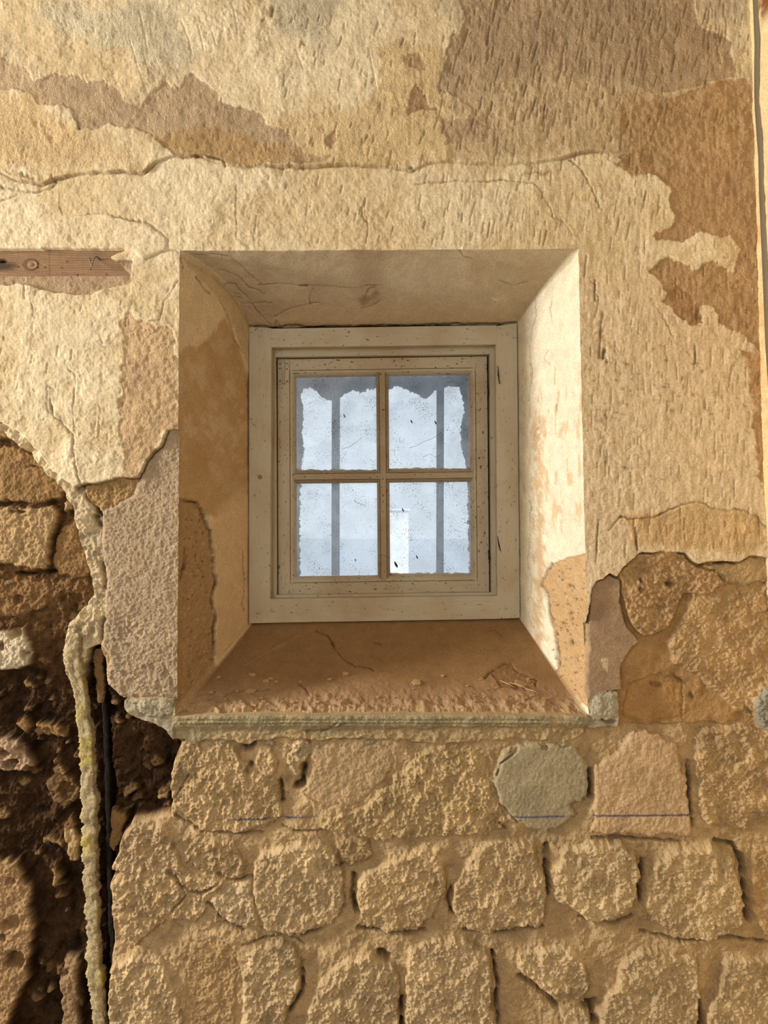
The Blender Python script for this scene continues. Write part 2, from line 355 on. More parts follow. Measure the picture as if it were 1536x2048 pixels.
# open joints and holes in the stonework
J = (70, 46, 24)
for P, wd, dep in [
  ([(1101,1702),(1099,1740),(1101,1800)],5,34), ([(1296,1735),(1290,1775),(1291,1815)],4.5,32), ([(905,1790),(899,1812),(908,1838)],4,26),
  ([(707,1765),(705,1800),(712,1835)],5,30), ([(1494,1722),(1500,1780),(1508,1850)],6,36), ([(802,2015),(806,2100)],4.5,40),
  ([(762,1923),(772,1930)],7,40), ([(1180,2030),(1196,2022)],8,40), ([(1190,2030),(1196,2060)],6,36), ([(1410,2020),(1414,2100)],5,30),
  ([(484,1500),(494,1498)],8,36), ([(498,1538),(492,1552)],5,26), ([(608,1535),(604,1576),(592,1582)],6,36), ([(558,1572),(562,1610)],4,26),
  ([(1186,1550),(1187,1600)],4.5,30), ([(1386,1530),(1390,1600),(1394,1660)],4,24), ([(1003,1655),(1015,1668)],3,14), ([(520,1870),(600,1886),(650,1868)],3,16),
  ([(715,1870),(800,1880),(850,1876)],3.4,20), ([(930,1872),(1000,1882),(1090,1866)],3.2,20), ([(1165,1848),(1240,1862),(1275,1846)],2.8,14),
  ([(1190,1684),(1300,1690),(1370,1694)],2.6,12), ([(1290,1880),(1370,1895),(1480,1890),(1560,1900)],3,16), ([(990,1920),(1000,1990),(998,2060)],4,24),
  ([(1045,1970),(1080,1992),(1120,2030)],5,24), ([(360,1780),(400,1800),(430,1775)],3,18), ([(430,1760),(470,1772),(500,1766)],2.6,14),
  ([(412,1815),(440,1850),(480,1872)],3.4,18), ([(340,1640),(400,1672),(520,1676)],2.6,10), ([(560,1660),(600,1672),(650,1668)],2.4,8),
  ([(604,1960),(600,2000),(575,2040)],4,20), ([(608,1905),(560,1882),(480,1905)],2.6,10), ([(370,1560),(345,1600)],2,8), ([(672,1740),(700,1744)],3,12),
  ([(1440,1690),(1480,1700),(1496,1740)],3.5,22), ([(345,1525),(362,1484),(385,1468)],3.5,22)]:
    crack(P, wd, dep, J, .8, .8)
crack([(330,1752),(352,1768),(366,1800),(340,1832)], 3, 14, J, .7)
crack([(1030,1510),(1004,1530),(990,1570),(1002,1612),(1040,1655)], 1.8, 8, (100,78,50), .7, .5)
# crumbs of mortar under the sill
for i in range(46):
    x = random.uniform(360, 1180); y = random.uniform(1466, 1504) + (20 if random.random() < .2 else 0)
    r = random.uniform(5, 13)
    P = [(x+r*math.cos(a)*random.uniform(.7, 1.3), y+r*.8*math.sin(a)*random.uniform(.7, 1.2)) for a in np.linspace(0, 5.4, 7)]
    lay_stone(P, random.uniform(-22, -12), .35, random.choice([(196,166,120), (180,150,108), (168,150,116)]), None, k=-1 if False else 0 or None, name='mortar_lump') if i < 24 else None
# a shelf of broken mortar right under the ledge
P = [(350,1470),(480,1466),(700,1462),(900,1456),(1170,1456),(1180,1476),(1120,1486),(1000,1482),(880,1492),(800,1486),(700,1480),(620,1486),(560,1480),(480,1492),(400,1480)]
s = sl(P); d = poly_sd(P, Xr[s]+4*n14[s], Yr[s]+5*n14[s]); a = sm(3, -3, d)
H[s] += (-12+5*n14[s]+2.5*n6[s]-H[s])*a; setcol(s, a, lin((186,158,110)))

# --- the dark chase at the left, its rubble and its broken stones
CAV = [(-2800,872),(-200,872),(0,872),(50,885),(100,940),(135,1010),(150,1090),(170,1160),(180,1210),(190,1300),(208,1375),(238,1410),(250,1440),(300,1462),(345,1478),(352,1492),(338,1540),(332,1580),(336,1640),(300,1648),(252,1652),(232,1690),(215,1745),(212,1810),(216,1880),(206,1960),(204,2048),(202,2600),(-2800,2600)]
s = sl(CAV, 40)
d = poly_sd(CAV, Xr[s], Yr[s])
a = sm(6, -10, d)
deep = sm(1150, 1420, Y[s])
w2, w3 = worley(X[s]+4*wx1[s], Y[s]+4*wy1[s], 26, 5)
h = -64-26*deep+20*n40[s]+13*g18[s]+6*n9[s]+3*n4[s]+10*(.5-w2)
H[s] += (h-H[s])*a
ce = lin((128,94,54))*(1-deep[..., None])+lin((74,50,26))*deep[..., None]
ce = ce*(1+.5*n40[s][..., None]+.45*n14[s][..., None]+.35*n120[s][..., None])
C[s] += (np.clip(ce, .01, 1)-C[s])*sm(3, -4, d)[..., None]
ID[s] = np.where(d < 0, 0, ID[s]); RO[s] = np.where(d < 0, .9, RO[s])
for P, lev, ro, col, lab in [
  ([(-200,885),(0,890),(55,905),(98,940),(118,972),(100,998),(60,1003),(0,1000),(-200,1010)], -46, .35, (160,124,74), None),
  ([(-200,1016),(0,1014),(55,1010),(98,1020),(95,1042),(84,1070),(78,1092),(76,1120),(70,1140),(40,1146),(0,1132),(-200,1130)], -40, .5, (186,152,102), None),
  ([(86,1080),(102,1050),(130,1042),(148,1090),(162,1148),(140,1160),(92,1152),(82,1130)], -50, .4, (150,114,66), None),
  ([(-200,1168),(0,1166),(60,1166),(84,1182),(60,1228),(0,1240),(-200,1240)], -56, .6, (140,104,62), None),
  ([(-70,1280),(6,1268),(24,1260),(38,1300),(34,1342),(10,1352),(-60,1346)], -42, .5, (196,178,146), 'pale grey stone deep in the dark chase'),
  ([(3,1462),(20,1450),(40,1468),(28,1482)], -52, .2, (150,112,64), None),
  ([(43,1458),(80,1462),(112,1470),(108,1492),(60,1482),(45,1476)], -50, .2, (156,116,66), 'brown tile shard in the dark chase'),
  ([(-80,1492),(10,1494),(22,1520),(46,1552),(26,1570),(0,1562),(-80,1566)], -48, .5, (172,142,108), None),
  ([(60,1590),(82,1560),(120,1580),(134,1610),(110,1645),(90,1635),(66,1620)], -62, .4, (120,90,54), None),
  ([(106,1680),(120,1674),(136,1700),(136,1745),(114,1748),(106,1712)], -52, .4, (166,136,90), None),
  ([(-200,1748),(0,1748),(28,1800),(42,1880),(38,1930),(27,1962),(30,1990),(0,2050),(-40,2240),(-200,2240)], -46, .5, (170,134,90), None),
  ([(101,1950),(130,1945),(136,2048),(132,2240),(100,2240),(97,2000)], -52, .4, (158,126,88), None),
  ([(78,1762),(94,1770),(101,1800),(84,1805)], -54, .4, (150,116,72), None),
  ([(60,1700),(100,1706),(104,1722),(64,1716)], -56, .4, (140,108,66), None),
  ([(200,1640),(236,1642),(230,1690),(205,1730),(197,1700)], -50, .5, (140,106,60), None),
  ([(106,1005),(120,998),(132,1010),(128,1026),(112,1028)], -34, .3, (176,144,98), None),
  ([(122,1020),(138,1012),(142,1032),(128,1042)], -34, .3, (184,156,112), None)]:
    lay_stone(P, lev, ro, col, lab)
_r = random.Random(11)
for i in range(120):
    x = _r.uniform(-60, 330); y = _r.uniform(1180, 2060); rr_ = _r.uniform(4, 15)
    if x > 225 and y > 1640 or x > 190 and y < 1400 or 135 < x < 205: continue
    P = [(x+rr_*math.cos(a)*_r.uniform(.7, 1.3), y+rr_*.8*math.sin(a)*_r.uniform(.7, 1.2)) for a in np.linspace(0, 5.4, 7)]
    lay_stone(P, _r.uniform(-76, -58), .5, _r.choice([(140,108,66), (120,90,54), (160,128,84), (104,76,44)]), None, rnd=4)
for P, wd, dep in [([(92,1050),(86,1082),(78,1096)],3,18), ([(0,1022),(30,1024)],3,14), ([(0,1152),(50,1152),(84,1146)],4,18), ([(30,930),(60,932),(80,928)],2,5), ([(136,1000),(128,1030)],4,22)]:
    crack(P, wd, dep, (40,26,14), .85, .7)
# deep slot beside the pipe
crack([(178,1400),(184,1480),(186,1560),(192,1640),(190,1720),(192,1800),(194,1900),(200,2000),(200,2110)], 9, 30, (26,20,16), .9, .5)

# --- right of the opening, below the finish coat: lower render and stones
LOWR = [(1183,1440),(1240,1452),(1600,1450),(1600,1110),(1500,1108),(1290,1100),(1240,1150),(1180,1180)]
s = sl(LOWR, 20); d = poly_sd(LOWR, Xr[s], Yr[s]); a = sm(2, -3, d)
H[s] += (-20+5*n40[s]+2*n14[s]+.8*n6[s]-H[s])*a
cc = lin((178,138,84))*(1+.25*n40[s][..., None]+.15*n14[s][..., None]); C[s] += (cc-C[s])*a[..., None]
ID[s] = np.where(d < 0, 0, ID[s])
lay_stone([(1392,1160),(1440,1150),(1500,1165),(1600,1170),(1600,1400),(1540,1440),(1480,1430),(1440,1390),(1400,1350),(1350,1330),(1345,1270),(1380,1220)], -13, .75, (196,160,108), None)
lay_stone([(1400,1128),(1480,1125),(1500,1116),(1600,1112),(1600,1160),(1500,1172),(1452,1160),(1430,1140)], -10, .3, (184,152,106), None)
lay_stone([(1262,1372),(1330,1350),(1375,1372),(1372,1440),(1300,1448),(1250,1440)], -24, .15, (176,134,78), None)
kp = new_part('render_coat', 'mauve brown undercoat exposed right of the opening')
P = [(1176,1430),(1182,1185),(1195,1166),(1222,1154),(1240,1160),(1241,1205),(1256,1255),(1280,1286),(1262,1300),(1242,1340),(1242,1384),(1216,1384),(1190,1420)]
s = sl(P); d = poly_sd(P, Xr[s], Yr[s]); a = sm(1.5, -1.5, d)
H[s] += (-6+1.5*n40[s]+.8*n14[s]+.5*n6[s]-H[s])*a
cc = lin((170,140,108))*(1+.18*n40[s][..., None]+.1*n14[s][..., None]); C[s] += (cc-C[s])*a[..., None]; ID[s] = np.where(d < 0, kp, ID[s]); RO[s] = np.where(d < 0, .8, RO[s])
setcol(s, sm(2, -2, poly_sd([(1204,1318),(1216,1318),(1218,1345),(1208,1330)], Xr[s], Yr[s])), lin((214,190,152)))
kb = new_part('pebble_infill', 'round patch of pebbly mortar right of the opening')
P = [(1240,1152),(1252,1132),(1282,1108),(1340,1102),(1370,1109),(1400,1132),(1436,1142),(1452,1165),(1420,1195),(1372,1188),(1362,1222),(1340,1254),(1320,1266),(1300,1275),(1275,1266),(1260,1236),(1246,1192)]
s = sl(P); d = poly_sd(P, Xr[s], Yr[s]); a = sm(2, -2, d)
H[s] += (-8+4*(.55-wf[s])+6*g18[s]+4*n9[s]+2.6*n4[s]+4*n40[s]-H[s])*a
cc = lin((190,152,102))*(1+.3*(.5-wf[s][..., None])+.3*n40[s][..., None]); C[s] += (cc-C[s])*a[..., None]; ID[s] = np.where(d < 0, kb, ID[s])
crack([(1339,1168),(1345,1170)], 5, 26, J, .8, .3); crack([(1283,1178),(1284,1182)], 3.5, 12, J, .8, .3); crack([(1285,1158),(1286,1164)], 2.6, 9, J, .8, .3)
crack([(1355,1355),(1380,1372)], 4, 10, (96,78,50), .5, .8); crack([(1312,1372),(1328,1376)], 5, 9, (84,62,34), .7, .8); crack([(1390,1394),(1394,1400)], 4, 9, J, .6, .3)

# --- grainy pinkish render left of the opening
kr = new_part('render_coat', 'grainy mauve-grey render left of the opening')
P = [(370,850),(336,860),(322,893),(292,918),(276,955),(262,985),(228,1004),(196,1022),(198,1062),(200,1130),(208,1160),(200,1240),(196,1290),(214,1320),(209,1370),(232,1396),(262,1404),(300,1400),(370,1402)]
s = sl(P); d = poly_sd(P, Xr[s], Yr[s]); a = sm(1.5, -1.5, d)
up = sm(1180, 1300, Y[s])
h = -9+2.5*n40[s]+(.4+2.6*up)*g18[s]+.9*n9[s]+1.9*n4[s]-4*sm(.25, .5, n14[s])*up
h = h-3*sm(0, -10, -d)*0 - 5*(1-sm(0, 9, -d))
H[s] += (h-H[s])*a
cc = lin((190,164,130))*(1+.10*n40[s][..., None]+.10*n6[s][..., None]+.1*n120[s][..., None]); C[s] += (cc-C[s])*a[..., None]; ID[s] = np.where(d < 0, kr, ID[s]); RO[s] = np.where(d < 0, 1.0, RO[s])
kg = new_part('pebble_infill', 'coarse gravelly mortar wedge under the torn plaster edge')
P = [(152,975),(200,962),(240,955),(274,956),(262,985),(226,1008),(196,1024),(178,1008),(168,990)]
s = sl(P); d = poly_sd(P, Xr[s], Yr[s]); a = sm(2, -2, d)
H[s] += (-15+4*(.55-wf[s])+4*g18[s]+4*n9[s]+2.6*n4[s]-H[s])*a
cc = lin((178,142,88))*(1+.35*(.5-wf[s][..., None])+.2*n40[s][..., None]); C[s] += (cc-C[s])*a[..., None]; ID[s] = np.where(d < 0, kg, ID[s])
# torn lime edge of the plaster, from the left down into the chase
ke = new_part('plaster_edge', 'ragged whitish torn plaster edge beside the chase')
P = [(-60,838),(0,846),(24,846),(66,884),(110,934),(146,974),(158,976),(172,1002),(196,1030),(199,1090),(199,1132),(206,1162),(201,1202),(205,1242),(192,1290),(168,1304),(158,1340),(150,1388),(136,1386),(119,1350),(112,1300),(126,1250),(150,1230),(166,1202),(178,1190),(174,1162),(162,1130),(153,1092),(143,1050),(132,1010),(116,976),(88,946),(52,902),(0,862),(-60,856)]
s = sl(P); d = poly_sd(P, Xr[s]+3*n14[s], Yr[s]); a = sm(2, -2, d)
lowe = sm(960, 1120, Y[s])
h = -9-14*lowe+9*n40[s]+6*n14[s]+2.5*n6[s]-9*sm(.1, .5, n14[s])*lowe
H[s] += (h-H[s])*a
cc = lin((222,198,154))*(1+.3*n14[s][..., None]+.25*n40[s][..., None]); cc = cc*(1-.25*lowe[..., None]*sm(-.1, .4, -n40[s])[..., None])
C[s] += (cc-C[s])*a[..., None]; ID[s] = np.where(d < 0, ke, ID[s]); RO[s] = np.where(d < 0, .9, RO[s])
for P in ([(186,1036),(192,1052)], [(196,1130),(202,1160),(204,1178)], [(150,978),(158,980)], [(200,1240),(196,1280)], [(190,1020),(194,1030)]): crack(P, 5, 22, (62,44,26), .85, .8)

# --- finish coat of cream plaster over everything above
kc = new_part('plaster_coat', 'cream finish plaster, flaking and chisel-marked')
CREAM = [(-2800,838),(-60,840),(0,845),(40,862),(70,896),(110,944),(146,978),(165,968),(200,962),(240,956),(274,954),(290,919),(320,893),(335,861),(372,856),(372,1000),
         (420,1300),(1120,1300),(1174,1250),(1181,1190),(1196,1164),(1224,1151),(1238,1154),(1250,1131),(1290,1103),(1370,1106),(1402,1126),(1480,1124),(1500,1113),(1536,1116),(1640,1116),(1640,-400),(-2800,-400)]
s = sl(CREAM, 10); s = (slice(0, s[0].stop), s[1])
d = poly_sd(CREAM, Xr[s]-1*n14[s], Yr[s]); a = sm(1.2, -1.2, d)
x, y = X[s], Y[s]
h = 1.8*n120[s]+.4*n40[s]
# flakes: shallow terraces of limewash
q = fbm(x+6*wx1[s], y+6*wy1[s], 70, 5, 61, .6)*5
ter = np.floor(q)+sm(.82, .98, q-np.floor(q))
h = h+.7*ter*(.5+sm(-.3, .4, n120[s]))
q2 = fbm(x+4*wx1[s], y, 26, 4, 71, .6)*4; h = h+.35*(np.floor(q2)+sm(.8, 1, q2-np.floor(q2)))
rightm = sm(600, 1200, x)
q3 = fbm(x+3*wx1[s], y, 11, 3, 79, .65)*3.2; h = h+.3*(np.floor(q3)+sm(.7, 1, q3-np.floor(q3)))
h = h+.8*nv[s]*(.35+.9*rightm)+.2*n14[s]+.35*n4[s]
H[s] += (h-H[s])*a
cr = lin((231,211,170)); cr2 = lin((219,193,145)); cr3 = lin((220,192,150))
m1 = sm(-.35, .45, fbm(x, y, 190, 4, 81)+.12*ter)[..., None]
cc = cr2+(cr-cr2)*m1
cc = cc+(cr3-cc)*(rightm*sm(480, 620, y)*.75)[..., None]
cc = cc*(1+.07*n14[s][..., None]+.05*nv[s][..., None])
grey = sm(.15, .5, fbm(x, y, 110, 4, 91))*(1-sm(160, 330, y))*.45
C[s] += (cc-C[s])*a[..., None]
setcol(s, grey*a, lin((184,168,138)))
cut = ((x > 365) & (x < 1160) & (y > 510) & (y < 1420))
ID[s] = np.where((d < 0), kc, ID[s]); RO[s] = np.where(d < 0, .24, RO[s])
del q, q2, ter, h, cc, m1, grey
# exposed brown undercoat in the finish plaster
def bare(P, col, dep=2.0, soft=0., ragged=1., blot=.0, gran=.35, wid=1.2):
    s = sl(P, 30)
    x = X[s]+ragged*(8*wx1[s]+3.0*n6[s]); y = Y[s]+ragged*(8*wy1[s]-3.0*n6[s])
    d = poly_sd(P, x, y)
    if blot: d = d+blot*n40[s]*30+blot*14*n14[s]
    a = sm(wid+soft, -wid-soft, d)*(ID[s] == kc)
    H[s] += (-dep+gran*(1.6*n14[s]+1.4*n6[s])+.3*nv[s]-.15*H[s])*a
    cc = lin(col)*(1+.13*n40[s][..., None]+.10*n14[s][..., None]+.08*nv[s][..., None]+.10*n120[s][..., None])
    C[s] += (cc-C[s])*a[..., None]
    RO[s] += (.75-RO[s])*a
bare([(740,80),(880,90),(900,200),(900,330),(560,322),(540,240),(640,230),(760,200)], (222,192,138), 0, 16, 1, .8, .1)
bare([(-80,240),(180,250),(260,300),(300,335),(-80,335)], (226,196,146), 0, 14, 1, .6, .1)
bare([(60,0),(330,20),(400,120),(300,130),(120,60)], (216,200,164), 0, 18, 1, .9, .1)
bare([(520,-20),(700,0),(640,70),(560,60)], (204,188,154), 0, 12, 1, .9, .1)
bare([(920,-400),(918,0),(932,32),(926,66),(906,64),(893,100),(886,140),(876,170),(882,184),(906,190),(940,215),(960,250),(1010,262),(1060,240),(1120,205),(1200,190),(1290,185),(1400,170),(1475,150),(1462,90),(1440,62),(1405,50),(1393,32),(1396,-400)], (186,158,120))
bare([(925,160),(1180,150),(1290,170),(1300,280),(1240,305),(1130,306),(1000,322),(900,318),(905,270),(930,250),(905,215)], (204,176,132), 1.2, 12, 1, .3)
bare([(880,232),(905,240),(930,236),(985,230),(980,270),(975,285),(920,280),(890,290)], (188,158,120), 1.6, 4)
bare([(1240,312),(1300,292),(1330,200),(1400,170),(1490,150),(1513,170),(1530,400),(1536,700),(1500,694),(1480,664),(1440,642),(1430,604),(1402,612),(1386,640),(1376,592),(1342,602),(1320,562),(1302,542),(1325,522),(1360,520),(1400,532),(1430,520),(1468,540),(1480,500),(1460,474),(1400,462),(1370,480),(1302,472),(1312,460),(1344,455),(1355,432),(1337,402),(1341,372),(1312,348),(1262,336)], (190,152,104), 2.2, 0, 1.1, .25, .8)
bare([(1230,215),(1330,175),(1490,190),(1500,260),(1330,330),(1290,330),(1250,290)], (188,152,104), 2.2, 22, 1.4, .7, .6)
bare([(1320,600),(1370,560),(1400,640),(1380,650)], (180,140,92), 1.6, 0, 1.5, .3, .8)
bare([(1480,700),(1536,690),(1540,1000),(1520,990),(1512,900),(1500,800)], (192,150,98), 1.2, 3, 1.5, .5, .8)
bare([(-400,112),(10,116),(32,130),(56,142),(70,163),(100,149),(130,145),(158,150),(172,163),(204,161),(236,176),(258,202),(282,205),(300,186),(322,172),(326,158),(342,172),(362,173),(374,152),(390,147),(412,165),(440,182),(440,202),(480,208),(524,222),(532,246),(570,258),(590,285),(612,306),(662,315),(652,326),(560,329),(450,324),(400,312),(352,312),(322,292),(312,270),(262,258),(216,250),(190,256),(156,254),(145,226),(126,210),(76,206),(62,190),(48,180),(0,176),(-400,180)], (192,164,126), 2.2)
bare([(300,270),(420,250),(520,280),(640,318),(500,330),(380,312),(330,300)], (188,152,100), 1.4, 12, 1, .2)
bare([(-80,180),(60,190),(150,255),(200,300),(100,330),(-80,320)], (216,184,132), .8, 14, 1, .5)
bare([(814,230),(820,200),(833,165),(850,192),(856,216),(876,214),(872,220),(834,219)], (178,142,100), 1.8)
bare([(804,112),(836,104),(850,128),(848,140),(820,132)], (190,156,112), 1.4); bare([(648,282),(668,262),(672,284),(660,300)], (186,152,112), 1.8)
bare([(262,614),(242,650),(236,692),(241,740),(234,790),(240,852),(246,882),(241,958),(278,950),(294,915),(322,890),(337,858),(362,852),(346,700),(330,655),(300,642),(280,634)], (206,172,126), 1.6, 1, 1.2, .6, .9)
bare([(366,400),(366,800),(356,820),(345,700)], (222,198,152), .3, 2)
bare([(1245,1030),(1340,1022),(1400,1008),(1520,1030),(1532,1080),(1500,1110),(1380,1098),(1270,1090)], (214,178,124), -.6, 6)
bare([(1030,352),(1100,338),(1096,346),(1040,350)], (184,152,106), 1, 2); bare([(1230,325),(1262,318),(1290,345),(1260,350)], (180,146,98), 1, 2, 1.4)
# long horizontal lip where the upper plaster overhangs
LIP = [(-80,340),(0,346),(22,356),(56,362),(88,368),(116,356),(170,346),(230,343),(285,345),(310,326),(350,313),(395,308),(420,318),(446,328),(530,330),(560,334),(640,333),(700,329),(768,331),(800,336),(824,344),(860,326),(900,322),(980,328),(1050,328),(1130,313),(1180,304),(1310,297)]
s = sl(LIP, 60); x, y = X[s]+5*wx1[s], Y[s]+5*wy1[s]
yl = np.interp(x, [p[0] for p in LIP], [p[1] for p in LIP]).astype(np.float32)
fd = sm(1320, 1180, x)*(.45+.55*sm(-.2, .3, fbm(x, y*0, 90, 3, 17)))
H[s] += fd*(6.5*np.exp(-np.clip(yl-y, 0, 200)/26)*sm(.8, -.8, y-yl)-3.5*np.exp(-np.clip(y-yl, 0, 200)/9)*sm(-.8, .8, y-yl))
g = np.exp(-((y-yl-1.5)/2.0)**2)*fd; H[s] -= 3*g; setcol(s, g*.6, lin((120,90,54)))
setcol(s, .55*fd*np.exp(-np.clip(yl-y, 0, 200)/10)*sm(.8, -.8, y-yl), lin((206,172,112)))
for P, wd, dep in [([(0,372),(30,378),(60,384),(100,380),(112,366),(105,352)],2,5), ([(392,310),(420,312),(446,318),(449,330)],2.4,6), ([(45,350),(70,360)],3,7), ([(820,338),(826,344)],3,6),
   ([(1140,316),(1165,340),(1178,370),(1190,392),(1203,418)],1.5,3.2), ([(830,370),(900,362),(990,362),(1065,367),(1080,378),(1095,405),(1106,436),(1130,445),(1146,470)],1.4,3),
   ([(215,425),(250,440),(290,446),(320,461),(333,480),(335,496)],1.6,4), ([(292,520),(322,505),(345,500),(358,503)],1.9,5), ([(355,560),(330,600),(318,640),(300,642)],1.3,2.4),
   ([(100,800),(108,832),(130,850),(146,872),(148,904),(156,960),(160,976)],1.8,5), ([(62,596),(66,640),(64,690)],1,1.6), ([(130,720),(150,760),(146,820),(150,860)],1.1,2),
   ([(90,800),(98,830),(92,770),(110,786)],1,2), ([(198,810),(200,850),(190,880)],1,1.6), ([(140,222),(160,256)],1.6,3), ([(474,372),(470,420),(472,482)],1.1,2), ([(512,432),(508,470),(512,486)],1.2,2.4),
   ([(728,396),(724,430),(735,452),(731,486)],1.4,3), ([(1216,1062),(1240,1034),(1270,1037),(1305,1038),(1340,1020),(1370,1010),(1402,1004),(1430,1018),(1480,1020),(1510,1030),(1532,1056)],1.8,4.5),
   ([(1302,600),(1330,640),(1352,690)],1.1,2), ([(1400,1130),(1480,1126),(1500,1112)],2,5), ([(1508,60),(1516,300),(1520,560),(1530,900)],1.6,3), ([(286,100),(292,130),(300,150)],1,1.8),
   ([(1180,566),(1192,570),(1196,600),(1190,632)],1.2,3), ([(118,405),(124,430),(160,430),(206,425)],1,1.8), ([(0,404),(34,390)],1.6,3), ([(1060,960),(1200,880)],.1,.1)]:
    crack(P, wd, dep)
for P, wd, dep in [([(1205,626),(1202,660),(1198,716)],2.6,5), ([(1209,700),(1206,716)],4,7), ([(1174,512),(1169,552)],1.8,4), ([(1191,560),(1190,600)],1.8,4), ([(1197,1040),(1192,1124)],1.6,4), ([(1270,1056),(1273,1076),(1276,1100)],2.2,4), ([(1391,690),(1392,726),(1386,728)],2.2,4), ([(546,16),(543,30)],5,6), ([(528,38),(524,42)],3,4), ([(350,686),(350,687)],3,4), ([(735,272),(728,284)],3,4), ([(606,84),(608,88)],3,3)]:
    crack(P, wd, dep, (78,58,38), .85, .3)
# pale trowel scratches
for P in ([(260,80),(278,140),(295,186)], [(278,20),(288,60),(295,98)], [(396,50),(404,80),(408,100)], [(362,40),(378,80),(384,108)], [(462,2),(470,30),(476,68)], [(738,96),(746,140),(754,178)], [(592,100),(606,135)], [(424,60),(432,90)]):
    s = sl(P, 8); d = line_d(P, X[s], Y[s]); g = np.exp(-(d/1.3)**2); H[s] -= 1.6*g; setcol(s, g*.8, lin((246,228,192)))
# chisel marks: short slanting cuts through the finish coat
def cuts(n, x0, x1, y0, y1, lean, lmin, lmax, amt=.55):
    for i in range(n):
        cx = random.uniform(x0, x1); cy = random.uniform(y0, y1)
        L = random.uniform(lmin, lmax)*(.6 if random.random() < .6 else 1.2); a_ = math.radians(lean+random.gauss(0, 4)); wd = random.uniform(.9, 1.9)
        P = [(cx+math.sin(a_)*L/2, cy-math.cos(a_)*L/2), (cx-math.sin(a_)*L/2, cy+math.cos(a_)*L/2)]
        s = sl(P, 7)
        g = np.exp(-(line_d(P, X[s], Y[s])/wd)**2)*(ID[s] == kc)
        H[s] -= random.uniform(1.2, 2.4)*g; setcol(s, g*random.uniform(.3, 1)*amt, lin((112,86,54)))
cuts(230, 880, 1450, -20, 260, 12, 10, 34); cuts(120, 900, 1330, 200, 480, 10, 10, 30); cuts(38, 560, 900, 280, 490, 12, 10, 28); cuts(60, 560, 900, 20, 300, 14, 6, 20)
cuts(80, 1180, 1520, 480, 760, 3, 8, 26, .4); cuts(110, 1180, 1500, 700, 1010, 2, 8, 30, .4); cuts(40, 1240, 1530, 1020, 1110, 2, 10, 30, .4); cuts(40, 1410, 1500, -20, 140, 3, 8, 20, .5); cuts(30, 0, 340, 560, 900, 8, 6, 16, .4)
# mould specks on the right part
for i in range(150):
    cx, cy = random.choice([(1290, 790), (1350, 770), (1250, 760), (1450, 560), (1200, 840), (1320, 950), (1500, 800)]); cx += random.gauss(0, 45); cy += random.gauss(0, 36)
    P = [(cx-3, cy-3), (cx+3, cy+3)]; s = sl(P, 8)
    g = np.exp(-(((X[s]-cx)/random.uniform(1.5, 5))**2+((Y[s]-cy)/random.uniform(1.5, 4))**2))*(ID[s] == kc); setcol(s, g*random.uniform(.3, .7), lin((124,92,54)))
# timber slot and the rough mortar strip under it
km = new_part('render_coat', 'rough mauve mortar strip under the embedded timber')
P = [(-2800,571),(0,571),(18,571),(30,566),(45,566),(65,570),(80,578),(110,586),(150,590),(180,588),(205,577),(232,573),(258,568),(262,560),(264,520),(-2800,520)]
s = sl(P, 12); d = poly_sd(P, X[s]+3*n6[s], Y[s]+4*wy1[s]); d = np.where(X[s] < -60, 20-Y[s]*0, d) if False else d
a = sm(1, -1, d); H[s] += (-6.5+1.4*n14[s]+1.3*n6[s]+2*n40[s]-H[s])*a
cc = lin((188,158,122))*(1+.12*n14[s][..., None]); C[s] += (cc-C[s])*a[..., None]; ID[s] = np.where(d < 0, km, ID[s]); RO[s] = np.where(d < 0, .9, RO[s])
TIM = [(-2800,500),(30,500),(90,498),(150,499),(250,498),(226,508),(218,513),(236,523),(248,538),(260,549),(-2800,549)]
s = sl(TIM, 10); d = poly_sd(TIM, X[s]+1.5*n6[s], Y[s]+2.2*wy1[s]*(Y[s] < 520)); a = sm(.8, -.8, d)
H[s] += (-30-H[s])*a
# swollen plaster patch over the timber
P = [(-2800,430),(120,426),(215,428),(290,448),(322,462),(334,482),(330,500),(290,518),(262,500),(-2800,497)]
s = sl(P, 12); d = poly_sd(P, Xr[s], Y[s]); a = sm(2, -5, d)*(ID[s] == kc); H[s] += 1.8*a*sm(0, 1, a); setcol(s, a*.5, lin((238,216,176)))
# --- mortar ledge of the sill
kl = new_part('sill_ledge', 'grey-green mortar ledge under the sill')
P = [(245,1402),(300,1397),(345,1400),(352,1418),(352,1431),(1172,1431),(1178,1424),(1181,1405),(1200,1386),(1234,1384),(1241,1412),(1238,1454),(1170,1460),(1000,1456),(860,1460),(700,1466),(662,1476),(600,1466),(480,1470),(420,1478),(390,1492),(345,1480),(322,1456),(270,1440),(246,1422)]
s = sl(P); x, y = X[s], Y[s]; d = poly_sd(P, x+3*wx1[s], y+6*wy1[s]*sm(1433, 1445, y)+3*n14[s]*sm(1433, 1445, y)); a = sm(1.5, -1.5, d)
h = 0-14*sm(1444, 1468, y)+3.5*n40[s]+3.2*g18[s]+1.6*n9[s]+.8*n4[s]
g1 = np.exp(-((y-1441)/1.8)**2)+np.exp(-((y-1449-1.5*np.sin(x/150))/2.2)**2); h = h-2.6*g1*sm(-.5, .3, fbm(x, x*0, 80, 3, 161))*sm(352, 380, x)*sm(1166, 1150, x)
h = np.where((x > 1178)|(x < 345), -4+6*n40[s]+3*n14[s], h)
H[s] += (h-H[s])*a
c1 = lin((182,160,118)); c2 = lin((152,142,108))
cc = c1+(c2-c1)*np.clip(.25+.7*g1+.9*n40[s], 0, 1)[..., None]
cc = np.where(((x > 1178)|(x < 345))[..., None], lin((174,160,130)), cc)*(1+.15*n14[s][..., None])
C[s] += (cc-C[s])*a[..., None]; ID[s] = np.where(d < 0, kl, ID[s]); RO[s] = np.where(d < 0, .8, RO[s])
